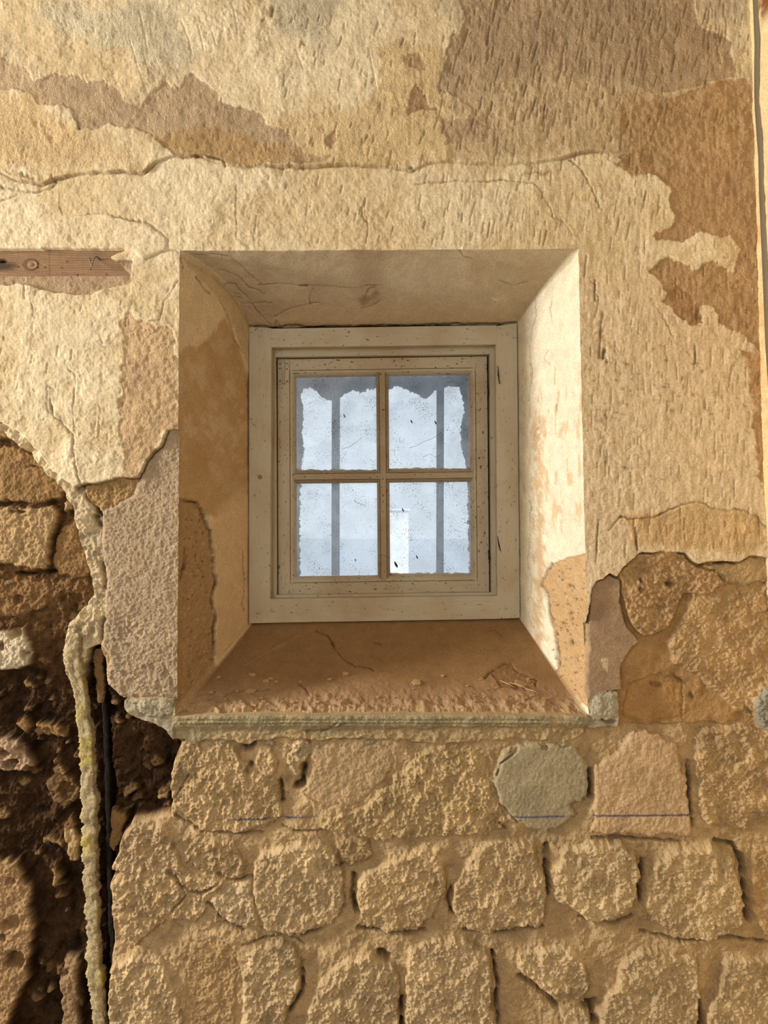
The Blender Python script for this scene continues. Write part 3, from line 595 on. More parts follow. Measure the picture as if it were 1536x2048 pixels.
crack([(1205,1440),(1215,1445),(1228,1447)], 4, 14, (60,48,32), .8, .6); crack([(660,1452),(668,1458),(690,1448)], 1.8, 5); crack([(612,1466),(650,1462),(672,1450)], 2.4, 6)
kz = new_part('mortar_lump', 'grey mortar lump at the right end of the sill ledge')
lay_stone([(1180,1428),(1188,1398),(1208,1384),(1232,1386),(1240,1410),(1236,1434),(1212,1444),(1186,1442)], 1, .45, (182,170,142), None, k=kz, rnd=14)
kz = new_part('mortar_lump', 'grey mortar lump at the left end of the sill ledge')
lay_stone([(262,1404),(300,1400),(343,1402),(347,1428),(322,1440),(282,1430)], -1, .5, (180,168,140), None, k=kz, rnd=12)
kq = new_part('stone', 'blue-grey flint at the right edge')
s0 = [(1512,1400),(1530,1380),(1600,1376),(1600,1462),(1540,1464),(1520,1450)]
lay_stone(s0, 2, .8, (156,152,132), None, k=kq)
crack([(1500,1420),(1510,1428)], 4, 10, (60,54,44), .8, .5)
# blue chalk line snapped across the stones
yl = 1646-.0115*(X-400)
on = sm(396, 408, X)*np.maximum(.35+.65*sm(-.25, .1, fbm(X, X*0, 60, 3, 77)), .9*sm(1020, 1030, X))
seg = np.clip(sm(640, 560, X)+sm(1028, 1034, X)*sm(1134, 1128, X)+sm(1188, 1192, X)*sm(1386, 1382, X)+.35*sm(1480, 1500, X)+.12, 0, 1)
g = np.exp(-((Y-yl)/2.0)**2)*on*seg*sm(-34, -24, H); C += (lin((50,60,112))-C)*(.95*g)[..., None]
del on, seg, g
lum = (C@np.array([.30, .59, .11]))[..., None]; C = lum+(C-lum)*.88; del lum
C = np.clip(C, .004, .93)

# corner with the pier at the right: the wall runs on behind it
PX, PZ = (X-768)/1000., Z0+(1024-Y)/1000.
# vertices recessed behind y=0 are pushed straight back, so keep their place in the picture by scaling about the sight line only for authoring
V = np.stack([PX, -H/1000., PZ], -1).reshape(-1, 3)
nx = SH[1]; ny = SH[0]
jj, ii = np.meshgrid(np.arange(ny-1), np.arange(nx-1), indexing='ij')
hole = (ii >= IA) & (ii < IB) & (jj >= JA) & (jj < JB)
v0 = jj*nx+ii
Q = np.stack([v0, v0+nx, v0+nx+1, v0+1], -1)
fid = ID[:-1, :-1].copy()
Q = Q[~hole]; fid = fid[~hole]
Cf = C.reshape(-1, 3); Rf = RO.reshape(-1)
wall = None
for k in range(len(names)):
    q = Q[fid == k]
    if len(q) < 6: continue
    u, inv = np.unique(q.ravel(), return_inverse=True)
    nm, lab = names[k]
    o = link_mesh(nm, V[u], inv.reshape(-1, 4), M_MAS, wall, cols=Cf[u], extra=Rf[u])
    if k == 0: wall = o; prop(o, kind='structure')
    elif lab: o['label'] = lab

# ------------------------------------------------------------------ splayed reveals and sill of the opening
loop = [(JA, i) for i in range(IA, IB)]+[(j, IB) for j in range(JA, JB)]+[(JB, i) for i in range(IB, IA, -1)]+[(j, IA) for j in range(JB, JA, -1)]
lj = np.array([p[0] for p in loop]); li = np.array([p[1] for p in loop]); nL = len(loop)
P0 = V[lj*nx+li].astype(np.float64)
nT, nR, nB, nLf = IB-IA, JB-JA, IB-IA, JB-JA
YI = .262
cT = [W(500, 657, YI), W(1033, 649, YI), W(1038, 1236, YI), W(500, 1247, YI)]
cT = [np.array(c) for c in cT]
P1 = np.concatenate([
  cT[0]+(cT[1]-cT[0])*(np.arange(nT)/nT)[:, None], cT[1]+(cT[2]-cT[1])*(np.arange(nR)/nR)[:, None],
  cT[2]+(cT[3]-cT[2])*(np.arange(nB)/nB)[:, None], cT[3]+(cT[0]-cT[3])*(np.arange(nLf)/nLf)[:, None]])
side = np.concatenate([np.full(nT, 0), np.full(nR, 1), np.full(nB, 2), np.full(nLf, 3)])
seg_ = np.linalg.norm(np.roll(P0, -1, 0)-P0, axis=1)*1000; arc = np.concatenate([[0], np.cumsum(seg_)[:-1]]); TOT = seg_.sum()
cor = [arc[k] for k in (0, nT, nT+nR, nT+nR+nB)]+[TOT]
cd = np.min([np.abs(arc-c) for c in cor], axis=0)
fr = [(arc[a:b]-arc[a])/((arc[b] if b < nL else TOT)-arc[a]) for a, b in ((0, nT), (nT, nT+nR), (nT+nR, nT+nR+nB), (nT+nR+nB, nL))]
P1 = np.concatenate([cT[k]+(cT[(k+1) % 4]-cT[k])*fr[k][:, None] for k in range(4)])
nt_ = 104
T = np.linspace(0, 1, nt_+1)**.96
PS0 = P0.copy()
for a_, b_ in ((0, nT), (nT, nT+nR), (nT+nR, nT+nR+nB), (nT+nR+nB, nL)):
    e1 = P0[b_ % nL]; q_ = np.concatenate([np.repeat(P0[a_:a_+1], 40, 0), P0[a_:b_], np.repeat(e1[None], 40, 0)])
    ker = np.hanning(81); ker /= ker.sum()
    PS0[a_:b_] = np.stack([np.convolve(q_[:, c_], ker, 'valid') for c_ in range(3)], -1)[:b_-a_]
R = PS0[None]+(P1-PS0)[None]*T[:, None, None]+(P0-PS0)[None]*np.exp(-T/.035)[:, None, None]
# the upper left corner is a rounded hip
dTL = np.minimum(arc, TOT-arc)
g = np.exp(-(dTL/70)**2)[None, :, None]*np.sin(math.pi*T)[:, None, None]
R += g*np.array([.016, 0, .019])
dTR = np.abs(arc-arc[nT]); g = np.exp(-(dTR/60)**2)[None, :, None]*np.sin(math.pi*T)[:, None, None]; R += g*np.array([0, 0, .008])
dep = R[..., 1]; sc_ = D/(D+dep)
RX = (768+R[..., 0]*1000*sc_).astype(np.float32); RY = (1024-(R[..., 2]-Z0)*1000*sc_).astype(np.float32)  # authoring coordinates
sideM = np.broadcast_to(side, RX.shape)
U = arc[None]+0*RX; Tm = (T[:, None]*270.)+0*RX
U = np.where((sideM == 2) | (sideM == 0), RX, U); Tm = np.where((sideM == 2) | (sideM == 0), RY*1.25, Tm)
a1 = fbm(U, Tm, 60, 4, 101); a2 = fbm(U, Tm, 16, 4, 103); a3 = fbm(U, Tm, 6, 2, 105); wa = fbm(U, Tm, 26, 5, 107); wb_ = fbm(U, Tm, 26, 5, 109); ab = fbm(U, Tm, 110, 5, 111)
h = 1.4*a1+.45*a2+.2*a3
top = sideM == 0; rgt = sideM == 1; bot = sideM == 2; lft = sideM == 3
CC = np.zeros(RX.shape+(3,)); RR = np.full(RX.shape, .3)
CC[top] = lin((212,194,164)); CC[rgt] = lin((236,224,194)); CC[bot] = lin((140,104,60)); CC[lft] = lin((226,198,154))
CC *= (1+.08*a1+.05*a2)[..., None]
px = RX+4*wa; py = RY+4*wb_
def rmix(a, col): 
    global CC
    CC = CC+(lin(col)-CC)*np.clip(a, 0, 1)[..., None]
def rpoly(P, side_, col, dep=0., soft=1.2, gran=0., blot=0.):
    global h, RR
    d = poly_sd(P, px, py)+blot*(30*a1+14*a2)
    a = sm(soft, -soft, d)*side_
    h = h+a*(-dep+gran*(1.8*a2+2.2*a3))
    rmix(a*(.95+.15*a2), col)
    if gran: RR = RR+(.9-RR)*a
    return a
def rcrack(P, side_, wd=1.2, dp=3., col=(92,68,42), amt=.8):
    global h
    d = line_d(P, px+1.5*a3, py+1.5*a2); g = np.exp(-(d/wd)**2)*side_*np.clip(.75+.8*a2, 0, 1); h = h-dp*g; rmix(g*amt, col)
# left reveal
rpoly([(340,702),(400,690),(424,668),(440,640),(455,632),(466,660),(482,704),(492,740),(510,760),(510,980),(470,1010),(430,1040),(380,1010),(340,1000)], lft, (208,166,110), .6, 5, .2, .25)
rmix(sm(-.05, .4, a1+.5*a2)*lft*sm(640, 720, py)*sm(1020, 900, py)*.75, (224,192,148)); rmix(sm(.0, .4, ab-.3*a1)*lft*sm(660, 720, py)*sm(1000, 900, py)*.4, (186,140,84))
rpoly([(500,960),(440,1010),(420,1060),(432,1140),(432,1240),(436,1330),(520,1260),(520,960)], lft, (222,186,138), -.3, 8)
rpoly([(340,992),(372,1000),(396,1006),(408,1028),(418,1060),(426,1092),(431,1130),(433,1170),(430,1222),(433,1262),(430,1330),(404,1362),(340,1440)], lft, (190,150,98), 5, 1.2, .8)
rcrack([(372,999),(398,1008),(410,1032),(420,1064),(427,1094),(431,1130),(433,1170),(426,1200),(433,1225),(430,1260),(432,1310)], lft, 2.2, 5, (70,48,28))
rcrack([(374,1090),(372,1130),(366,1160)], lft, 1.6, 3); rcrack([(378,1112),(372,1140)], lft, 2, 2)
rcrack([(362,512),(366,530),(369,556)], lft, 1.4, 3); rcrack([(392,552),(408,574),(422,588)], lft, 1.2, 3); rcrack([(440,600),(455,625),(464,650),(472,680),(478,692),(486,706)], lft, 1.6, 4, (76,54,32)); rcrack([(486,640),(484,660)], lft, 1.6, 4); rcrack([(487,1100),(489,1180),(486,1210),(490,1222)], lft, 1., 2)
# cove band along the top left hip
rpoly([(358,502),(400,520),(450,560),(480,600),(498,645),(500,760),(488,716),(474,672),(452,620),(412,570),(370,530)], lft, (202,176,132), -1.6, 1.6)
# top
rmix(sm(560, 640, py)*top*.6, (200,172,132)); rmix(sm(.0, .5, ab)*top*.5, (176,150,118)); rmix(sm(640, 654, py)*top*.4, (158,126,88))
a = sm(1, 0, np.sqrt(((px-738)/26)**2+((py-598)/20)**2)+1.2*a2); rmix(a*top*.6, (150,114,78)); h = h-a*top*.8
for P in ([(515,571),(560,569),(640,571),(700,576),(760,570)], [(480,606),(520,606),(545,607)], [(550,632),(580,618),(600,612),(640,606)], [(620,610),(622,590),(630,572)], [(548,650),(552,640),(560,655),(600,652),(630,656),(700,650)], [(726,604),(735,580),(748,574)], [(720,618),(745,612),(760,604)], [(436,540),(470,548),(500,575),(530,590)], [(380,508),(440,510),(462,512),(480,530),(530,575)], [(432,562),(470,570),(500,600)], [(920,500),(930,514),(950,518)], [(1000,561),(1030,570),(1056,566)], [(450,582),(500,605),(540,650)], [(430,560),(480,590)], [(700,656),(800,652),(900,650),(1000,646)]):
    rcrack(P, top, 1.2, 2.2, (112,86,58), .6)
rcrack([(598,572),(614,573)], top, 1.6, 3, (30, 24, 18)); rcrack([(500,655),(700,654),(860,650),(1033,646)], top, 2, 3, (96,70,44), .6)
rpoly([(984,592),(992,596),(1000,598),(1000,602),(988,600)], top, (222,204,176), -1.)
# right reveal
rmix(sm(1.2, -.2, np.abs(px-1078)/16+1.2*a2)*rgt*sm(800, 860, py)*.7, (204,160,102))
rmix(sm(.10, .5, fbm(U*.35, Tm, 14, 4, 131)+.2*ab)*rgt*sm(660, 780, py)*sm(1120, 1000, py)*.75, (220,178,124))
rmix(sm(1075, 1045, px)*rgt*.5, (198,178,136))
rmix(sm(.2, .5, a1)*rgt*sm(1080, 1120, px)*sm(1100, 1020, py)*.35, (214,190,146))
rpoly([(1200,1106),(1170,1108),(1140,1112),(1102,1130),(1088,1150),(1081,1172),(1094,1190),(1098,1232),(1105,1262),(1112,1300),(1116,1350),(1150,1390),(1200,1440)], rgt, (214,172,114), 4, 1.2, .8)
rcrack([(1104,1128),(1088,1150),(1081,1170),(1093,1188),(1098,1230),(1110,1264),(1112,1300),(1118,1345)], rgt, 1.8, 5, (80,56,32))
for P in ([(1073,594),(1072,630),(1062,660),(1058,690),(1062,740),(1058,800)], [(1103,600),(1100,620),(1106,650)], [(1096,700),(1090,716),(1100,730)], [(1112,790),(1112,860)], [(1078,820),(1078,850),(1066,880)], [(1061,1000),(1060,1060),(1054,1120),(1064,1180),(1056,1200)], [(1140,520),(1110,540),(1080,570)], [(1095,548),(1090,570)], [(1150,510),(1128,530)]):
    rcrack(P, rgt, 1.1, 2.2, (130,100,64), .6)
for c_ in [(1136,1172,3), (1143,1173,2), (1110,1210,2), (1138,1226,3), (1141,1238,2.5), (1122,1246,2.5), (1140,1285,5), (1150,1198,2), (1160,1200,2), (1120,1160,2), (1130,1260,2)]:
    g = np.exp(-((RX-c_[0])**2+((RY-c_[1])*.8)**2)/c_[2]**2)*rgt; h = h-3*g; rmix(g*.9, (116,78,44))
for i in range(260):      # aggregate pits in the two bare patches
    sd = random.random() < .5
    cx = random.uniform(365, 430) if sd else random.uniform(1100, 1172); cy = random.uniform(1010, 1400) if sd else random.uniform(1130, 1390)
    r = random.uniform(.8, 2); m_ = (np.abs(RX-cx) < 8) & (np.abs(RY-cy) < 8) & (lft if sd else rgt)
    if not m_.any(): continue
    g = np.exp(-((RX[m_]-cx)**2+(RY[m_]-cy)**2)/r**2); up_ = random.random() < .35; h[m_] += (1.2 if up_ else -2.2)*g
    CC[m_] += ((lin((226,196,148)) if up_ else lin((104,74,42)))-CC[m_])*(g*.8)[:, None]
# sill
rough = sm(1345, 1415, RY+18*a1)*bot
h = h+rough*(3.2*a2+1.8*a3+2.6*a1)+sm(1385, 1418, RY+10*a1)*bot*(5.5*a2+2.2*a3); RR = RR+(.8-RR)*rough
rmix(rough*.65, (184,146,106)); rmix(sm(1395, 1425, RY+8*a2)*bot*.6, (200,164,118)); rmix(sm(.1, .5, a1)*bot*rough*.4, (188,150,108))
rcrack([(634,1264),(655,1272),(668,1292),(690,1320),(712,1332),(746,1341)], bot, 1.6, 4, (84,56,30)); rcrack([(490,1332),(520,1312),(560,1292),(600,1270)], bot, 1.6, -2.5, (166,124,74), .5)
rcrack([(968,1358),(990,1342),(1010,1326),(1022,1324),(1030,1336),(1052,1350),(1074,1360),(1072,1372)], bot, 2, 5, (88,60,32)); rpoly([(985,1350),(1020,1328),(1070,1364),(1060,1380),(1000,1372)], bot, (150,110,66), 3, 2, .5)
rcrack([(975,1262),(990,1260),(1005,1272)], bot, 1.2, 2.5); rcrack([(750,1284),(758,1286),(764,1290)], bot, 1.6, 3); rcrack([(448,1392),(470,1380),(500,1384),(540,1378)], bot, 1.3, 3); rcrack([(600,1370),(612,1378),(618,1390)], bot, 1.6, 4)
# dust lines where surfaces meet
fade = sm(0, 14, cd)[None]*sm(0, 3, T*270)[:, None]
nrm = []
for k in range(4):
    m_ = np.where(side == k)[0]; a_, b_ = m_[0], m_[-1]
    v = np.cross(P0[b_]-P0[a_], P1[a_]-P0[a_]); v /= np.linalg.norm(v); c_ = (P0[a_]+P1[b_])/2
    if np.dot(v, np.array([0, .1, Z0])-c_) < 0: v = -v
    nrm.append(v)
NR = np.array(nrm)[side]
R = R+NR[None]*(h*fade/1000.)[..., None]
lum = (CC@np.array([.30, .59, .11]))[..., None]; CC = np.clip(lum+(CC-lum)*.88, .004, .93)
RV = R.reshape(-1, 3); nl = nL
tt, uu = np.meshgrid(np.arange(nt_), np.arange(nL), indexing='ij')
u1 = (uu+1) % nL
QQ = np.stack([tt*nl+uu, (tt+1)*nl+uu, (tt+1)*nl+u1, tt*nl+u1], -1)
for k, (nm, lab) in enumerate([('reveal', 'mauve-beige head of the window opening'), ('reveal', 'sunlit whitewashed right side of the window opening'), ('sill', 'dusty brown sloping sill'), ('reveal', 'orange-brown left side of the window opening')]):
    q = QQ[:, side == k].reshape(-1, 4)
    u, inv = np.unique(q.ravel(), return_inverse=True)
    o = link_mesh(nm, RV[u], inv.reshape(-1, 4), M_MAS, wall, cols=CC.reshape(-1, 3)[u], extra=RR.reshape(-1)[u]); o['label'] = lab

# ------------------------------------------------------------------ generic solid builders
def hexa(name, F, y0, y1, mat, parent, bev=.0012, back=None):
    """solid from four photo corners F (tl,tr,br,bl) at depth y0 run straight back to y1"""
    a = [W(x, y, y0) for x, y in F]; b = [Vector((p.x, y1, p.z)) for p in a]
    o = link_mesh(name, [*a, *b], [[3,2,1,0],[4,5,6,7],[0,1,5,4],[1,2,6,5],[2,3,7,6],[3,0,4,7]], mat, parent, smooth=False)
    m = o.modifiers.new('bevel', 'BEVEL'); m.width = bev; m.segments = 2
    return o
def sweep(name, A, B, prof, across, mat, parent):
    """moulded bar from point A to B; prof = [(offset across, depth)] in metres (closed), across = unit vector"""
    n = len(prof); vs = []
    for P in (A, B):
        for (u_, d_) in prof: vs.append(P+across*u_+Vector((0, d_, 0)))
    fs = [[i, (i+1) % n, n+(i+1) % n, n+i] for i in range(n)]+[list(range(n))[::-1], list(range(n, 2*n))]
    o = link_mesh(name, vs, fs, mat, parent, smooth=False)
    bm_fix(o); m = o.modifiers.new('bevel', 'BEVEL'); m.width = .0007; m.segments = 2; m.limit_method = 'ANGLE'
    return o
import bmesh
def bm_fix(o):
    b = bmesh.new(); b.from_mesh(o.data); bmesh.ops.recalc_face_normals(b, faces=b.faces); b.to_mesh(o.data); b.free()
def tube(name, pts, r, mat, parent=None, seg=10, rad=None, smooth=True):
    vs = []; fs = []
    pts = [Vector(p) for p in pts]
    for i, p in enumerate(pts):
        t = (pts[min(i+1, len(pts)-1)]-pts[max(i-1, 0)]).normalized()
        a = t.cross(Vector((0, 1, 0))); a = a.normalized() if a.length > .1 else Vector((1, 0, 0)); b = t.cross(a).normalized()
        rr = rad[i] if rad else r
        for k in range(seg):
            an = 2*math.pi*k/seg; vs.append(p+a*math.cos(an)*rr+b*math.sin(an)*rr)
    for i in range(len(pts)-1):
        for k in range(seg): fs.append([i*seg+k, i*seg+(k+1) % seg, (i+1)*seg+(k+1) % seg, (i+1)*seg+k])
    fs.append(list(range(seg))[::-1]); fs.append([(len(pts)-1)*seg+k for k in range(seg)])
    o = link_mesh(name, vs, fs, mat, parent, smooth=smooth); bm_fix(o); return o
def box(name, lo, hi, mat, parent=None, kind=None):
    x0, y0, z0 = lo; x1, y1, z1 = hi
    vs = [(x, y, z) for z in (z0, z1) for y in (y0, y1) for x in (x0, x1)]
    o = link_mesh(name, vs, [[0,2,3,1],[4,5,7,6],[0,1,5,4],[2,6,7,3],[0,4,6,2],[1,3,7,5]], mat, parent, smooth=False)
    if kind: o['kind'] = kind
    return o

# ------------------------------------------------------------------ the window
win = empty('window_1', (0, .25, Z0-.26)); prop(win, kind='structure')
def wp(o): o.matrix_parent_inverse = win.matrix_basis.inverted(); return o
class _Win: pass
def par(o):
    o.parent = win; o.matrix_parent_inverse.identity(); o.location = -win.location; return o
YF, YS, YG = .250, .290, .312
def H_(name, F, y0, y1, mat, lab=None, bev=.0012):
    o = par(hexa(name, F, y0, y1, mat, None, bev))
    if lab: o['label'] = lab
    return o
# fixed frame: two posts, head and bottom rail
H_('frame_post', [(498,653),(543,656),(540,1246),(498,1247)], YF, .325, M_FRV)
H_('frame_post', [(991,652),(1034,646),(1040,1236),(995,1238)], YF, .325, M_FRV)
H_('frame_head', [(540,657),(994,650),(992,689),(541,695)], YF+.0006, .325, M_FRH)
H_('frame_rail', [(538,1198),(997,1192),(999,1238),(537,1246)], YF+.0006, .325, M_FRH)
# rebate stops behind the posts
YR = .275
H_('frame_stop', [(540,690),(551,690),(553,1200),(540,1200)], YR, .33, M_FRV)
H_('frame_stop', [(979.5,690),(996,690),(998,1200),(983.5,1200)], YR, .33, M_FRV)
H_('frame_stop', [(540,688),(994,682),(994,708),(540,714)], YR+.0005, .33, M_FRH)
H_('frame_stop', [(540,1190),(996,1185),(996,1202),(540,1206)], YR+.0005, .33, M_FRH)
# outer blind stop closes the gap behind the casement, near-black to paint its shade
for F in ([(530,690),(566,690),(568,1210),(530,1210)], [(966,690),(1000,690),(1000,1210),(968,1210)], [(530,690),(1000,684),(1000,726),(530,732)], [(530,1176),(1000,1172),(1000,1206),(530,1210)]):
    H_('frame_stop', F, .322, .335, M_DARK)
# casement
sash = []
def P3(px_, py_): return W(px_, py_, YS)
ps = (D+YS)/D/1000.
def stile(xl, xr, yt, yb, inner, name, mat):
    # flat face, quirk groove and ovolo towards the glass
    wd_ = (xr[0]-xl[0])*ps
    A, B = P3(xl[0], yt), P3(xl[1], yb)
    f, o_ = wd_-.012*1, wd_
    prof = [(0, 0), (f-.0026, 0), (f-.0012, .0042), (f, .0004), (f+.004, .001), (f+.0085, .006), (o_, .014), (o_, .034), (0, .034)]
    if inner == 'l': prof = [(wd_-u_, d_) for u_, d_ in prof]
    ax = Vector((1, 0, 0))
    return par(sweep(name, A, B, prof, ax, mat, None))
stile((555,556.5), (590.5,591), 718, 1188, 'r', 'casement_stile', M_SAV)
stile((939.5,944), (974,978), 712.5, 1184, 'l', 'casement_stile', M_SAV)
def rail(xa, ya, xb, yb, wd_px, down, name, mat):
    wd_ = wd_px*ps; A, B = P3(xa, ya)+Vector((0, .0005, 0)), P3(xb, yb)+Vector((0, .0005, 0))
    f, o_ = wd_-.012, wd_
    prof = [(0, 0), (f-.0026, 0), (f-.0012, .0042), (f, .0004), (f+.004, .001), (f+.0085, .006), (o_, .014), (o_, .034), (0, .034)]
    if not down: prof = [(wd_-u_, d_) for u_, d_ in prof]
    return par(sweep(name, A, B, prof, Vector((0, 0, -1)), mat, None))
rail(562, 718.5, 968, 712.5, 34, True, 'casement_rail', M_SAH)
rail(564, 1155, 972, 1149.5, 34, False, 'casement_rail', M_SAH)
bar_prof = lambda w_: [(-w_/2, .0145), (-w_/2+.003, .008), (-w_*.30, .0035), (-w_*.25, .0065), (-w_*.22, .0008), (w_*.22, .0008), (w_*.25, .0065), (w_*.30, .0035), (w_/2-.003, .008), (w_/2, .0145), (w_/2, .032), (-w_/2, .032)]
par(sweep('glazing_bar', P3(764.5, 742), P3(768, 1162), bar_prof(25*ps), Vector((1, 0, 0)), M_BAV, None))
par(sweep('glazing_bar', P3(584, 954)+Vector((0, .0004, 0)), P3(949, 950)+Vector((0, .0004, 0)), bar_prof(25*ps), Vector((0, 0, -1)), M_BAH, None))
# panes: thin sheets, slightly wavy
def pane(x0, y0, x1, y1):
    n = 14; vs = []; fs = []
    for s_, dd in ((0, 0), (1, .0025)):
        for j in range(n+1):
            for i in range(n+1):
                p = W(x0+(x1-x0)*i/n, y0+(y1-y0)*j/n, YG); p.y += dd+.0003*math.sin(i*1.1+j*.6); vs.append(p)
    m = (n+1)**2
    for j in range(n):
        for i in range(n): a_ = j*(n+1)+i; fs.append([a_, a_+n+1, a_+n+2, a_+1])
    o = par(link_mesh('glass_pane', vs[:m], fs, M_GLASS, None)); return o
for r_ in ((586,746,756,946), (774,744,948,944), (587,960,758,1159), (776,957,950,1154)): pane(*r_)
# putty beads behind: dirty ragged putty line along the bottom of each pane
def putty(xa, xb, y_, lab=None):
    pts = [W(xa+(xb-xa)*i/24, y_+random.uniform(-1.2, 1.0), YG-.002) for i in range(25)]
    par(tube('putty', pts, .0025, M_SAH, None, 6, [random.uniform(.0022, .0042) for _ in pts]))
putty(590, 752, 942); putty(778, 940, 939); putty(592, 756, 1156); putty(780, 946, 1149)
# painted hinge top left: two leaves and a knuckle with screws
hg = par(hexa('hinge', [(556,724),(579,722),(579,762),(562,766),(556,768)], YS-.0022, YS+.0008, M_SAV, None, .0005)) if False else None
hl = par(tube('hinge', [W(567, 722, YS-.004), W(567, 745, YS-.004), W(567, 745.2, YS-.004), W(566.5, 767, YS-.004)], .004, M_SAV, None, 12, [.0040, .0042, .0036, .0038])); hl['label'] = 'painted-over hinge on the top left corner of the casement'
for F in ([(556,724),(565,723),(565,767),(556,769)], [(569,722),(578.5,721),(578,762),(569,766)]):
    o = hexa('hinge_leaf', F, YS-.0034, YS+.0006, M_SAV, None, .0005); o.parent = hl
for (x_, y_) in ((560,728),(560,737),(560,762),(574,727),(574,738),(574,762)):
    o = tube('screw', [W(x_, y_, YS-.0042), W(x_, y_, YS-.0028)], .0016, M_DARK, None, 8); o.parent = hl
# pin hinges at the right gap
for y_ in (783, 1112):
    x_ = 976.5 if y_ < 900 else 978.5
    o = par(tube('hinge_pin', [W(x_-2, y_-12, YS-.006), W(x_-.5, y_-2, YS-.006), W(x_, y_+6, YS-.006), W(x_+.5, y_+9, YS-.006)], .002, M_DARK, None, 8, [.0008, .0018, .0026, .0012])); o['label'] = 'dark iron hinge pin in the right gap'
for (x_, y_) in ((1014,668), (1011,1216), (519,1226), (520, 672)):
    par(tube('wood_peg', [W(x_, y_, YF-.0008), W(x_, y_, YF+.001)], .0042, M_FRV, None, 14))
# rusty nail head bleeding through the left post
par(tube('nail_head', [W(520, 954, YF-.0016), W(520, 954, YF+.001)], .0055, plain('rust stain', lin((150, 112, 84)), .9), None, 8))
# splintered slots in the right post
for P in ([(996,732),(997,750),(999,768)], [(995,1072),(998,1090),(1001,1102)]):
    par(tube('split', [W(x_, y_, YF-.0004) for x_, y_ in P], .0014, M_DARK, None, 6, [.0006, .0018, .0010]))

# ------------------------------------------------------------------ outer leaf of the wall with the tunnel, ragged rim
box_ = [(-2.7, .36, 0), (1.2, .55, 2.75)]
tx0, tx1, tz0, tz1 = -.236, .240, Z0-.185, Z0+.352
ow = empty('wall_outer', (0, .45, 0)); prop(ow, kind='structure')
def opar(o): o.parent = ow; o.location = -ow.location; return o
for lo, hi in (((-2.7, .335, 0), (tx0, .56, 2.75)), ((tx1, .335, 0), (1.6, .56, 2.75)), ((tx0, .335, 0), (tx1, .56, tz0)), ((tx0, .335, tz1), (tx1, .56, 2.75))):
    opar(box('masonry_block', lo, hi, M_OUT))
RIM = [(598,1160),(598,1040),(600,942),(606,900),(602,870),(607,830),(603,808),(598,790),(606,776),(616,772),(628,778),(640,779),(648,786),(641,792),(650,797),(664,799),(680,791),(690,785),(704,778),(720,782),(735,776),(752,775),(782,775),(790,768),(800,772),(815,778),(835,786),(848,796),(856,792),(865,785),(872,778),(885,776),(905,768),(920,770),(926,790),(931,820),(923,860),(926,900),(936,940),(938,1040),(940,1160)]
yo = .53
_r = random.Random(5); _n = []
for (xa, ya), (xb, yb) in zip(RIM[:-1], RIM[1:]):
    m_ = max(1, int(math.hypot(xb-xa, yb-ya)/3))
    for k in range(m_): _n.append((xa+(xb-xa)*k/m_+_r.uniform(-2.6, 2.6), ya+(yb-ya)*k/m_+_r.uniform(-2.8, 2.8)))
RIM = _n+[RIM[-1]]
pin = [W(x_, y_, yo) for x_, y_ in RIM]
def outp(p):
    x_ = (p.x-0); z_ = p.z-(Z0+.08)
    k = max(abs(x_)/.25, abs(z_)/.285, 1e-6); return Vector((x_/k, yo, Z0+.08+z_/k))
po = [outp(p) for p in pin]
vs = []; fs = []
for p, q_ in zip(pin, po): vs += [p, q_, p+Vector((0, .025, 0)), q_+Vector((0, .025, 0))]
for i in range(len(pin)-1):
    a_, b_ = 4*i, 4*i+4; fs += [[a_, b_, b_+1, a_+1], [a_+2, a_+3, b_+3, b_+2], [a_, a_+2, b_+2, b_]]
opar(link_mesh('rim', vs, fs, M_OUT, None, smooth=False))['label'] = 'ragged render rim of the outer opening'
for i, (x_, r_) in enumerate(((-.1275, .0108), (.1475, .0100))):
    o = tube('window_bar', [(x_, .47, tz0-.02), (x_, .47, Z0), (x_+.001, .47, tz1+.02)], r_, M_IRON, None, 14)
    prop(o, ['left upright iron bar outside the dusty panes', 'right upright iron bar outside the dusty panes'][i], 'bar', 'iron bars outside the window')
# outdoors
box('ground_outside', (-14, .56, -.06), (14, 40, 0), M_TERR, None, 'structure')
b_ = empty('outbuilding', (1.0, 14.5, 0)); prop(b_, 'white rendered wall seen through the lower right pane', 'building')
def bp_(o): o.parent = b_; o.location = -b_.location; return o
bp_(box('wall', (.12, 14.2, 0), (.52, 15, 1.53), M_WHITE)); bp_(box('coping', (.09, 14.15, 1.53), (.55, 15.05, 1.57), M_WHITE))

# ------------------------------------------------------------------ the room around (behind the photographer)
box('floor', (-4.0, -3.8, -.1), (1.9, .5, 0), M_FLOOR, None, 'structure')
box('ceiling', (-4.0, -3.8, 2.75), (1.9, .5, 2.85), M_ROOM, None, 'structure')
box('wall_left', (-4.1, -3.8, 0), (-3.95, .5, 2.75), M_ROOM, None, 'structure')
box('wall_front', (-4.0, -3.9, 0), (1.9, -3.75, 2.75), M_ROOM, None, 'structure')
box('wall_far_right', (1.75, -3.8, 0), (1.9, .0, 2.75), M_ROOM, None, 'structure')
box('trim_1', (-4.0, .0, 0), (-3.4+.002, .3, 2.75), M_ROOM, None, 'structure')

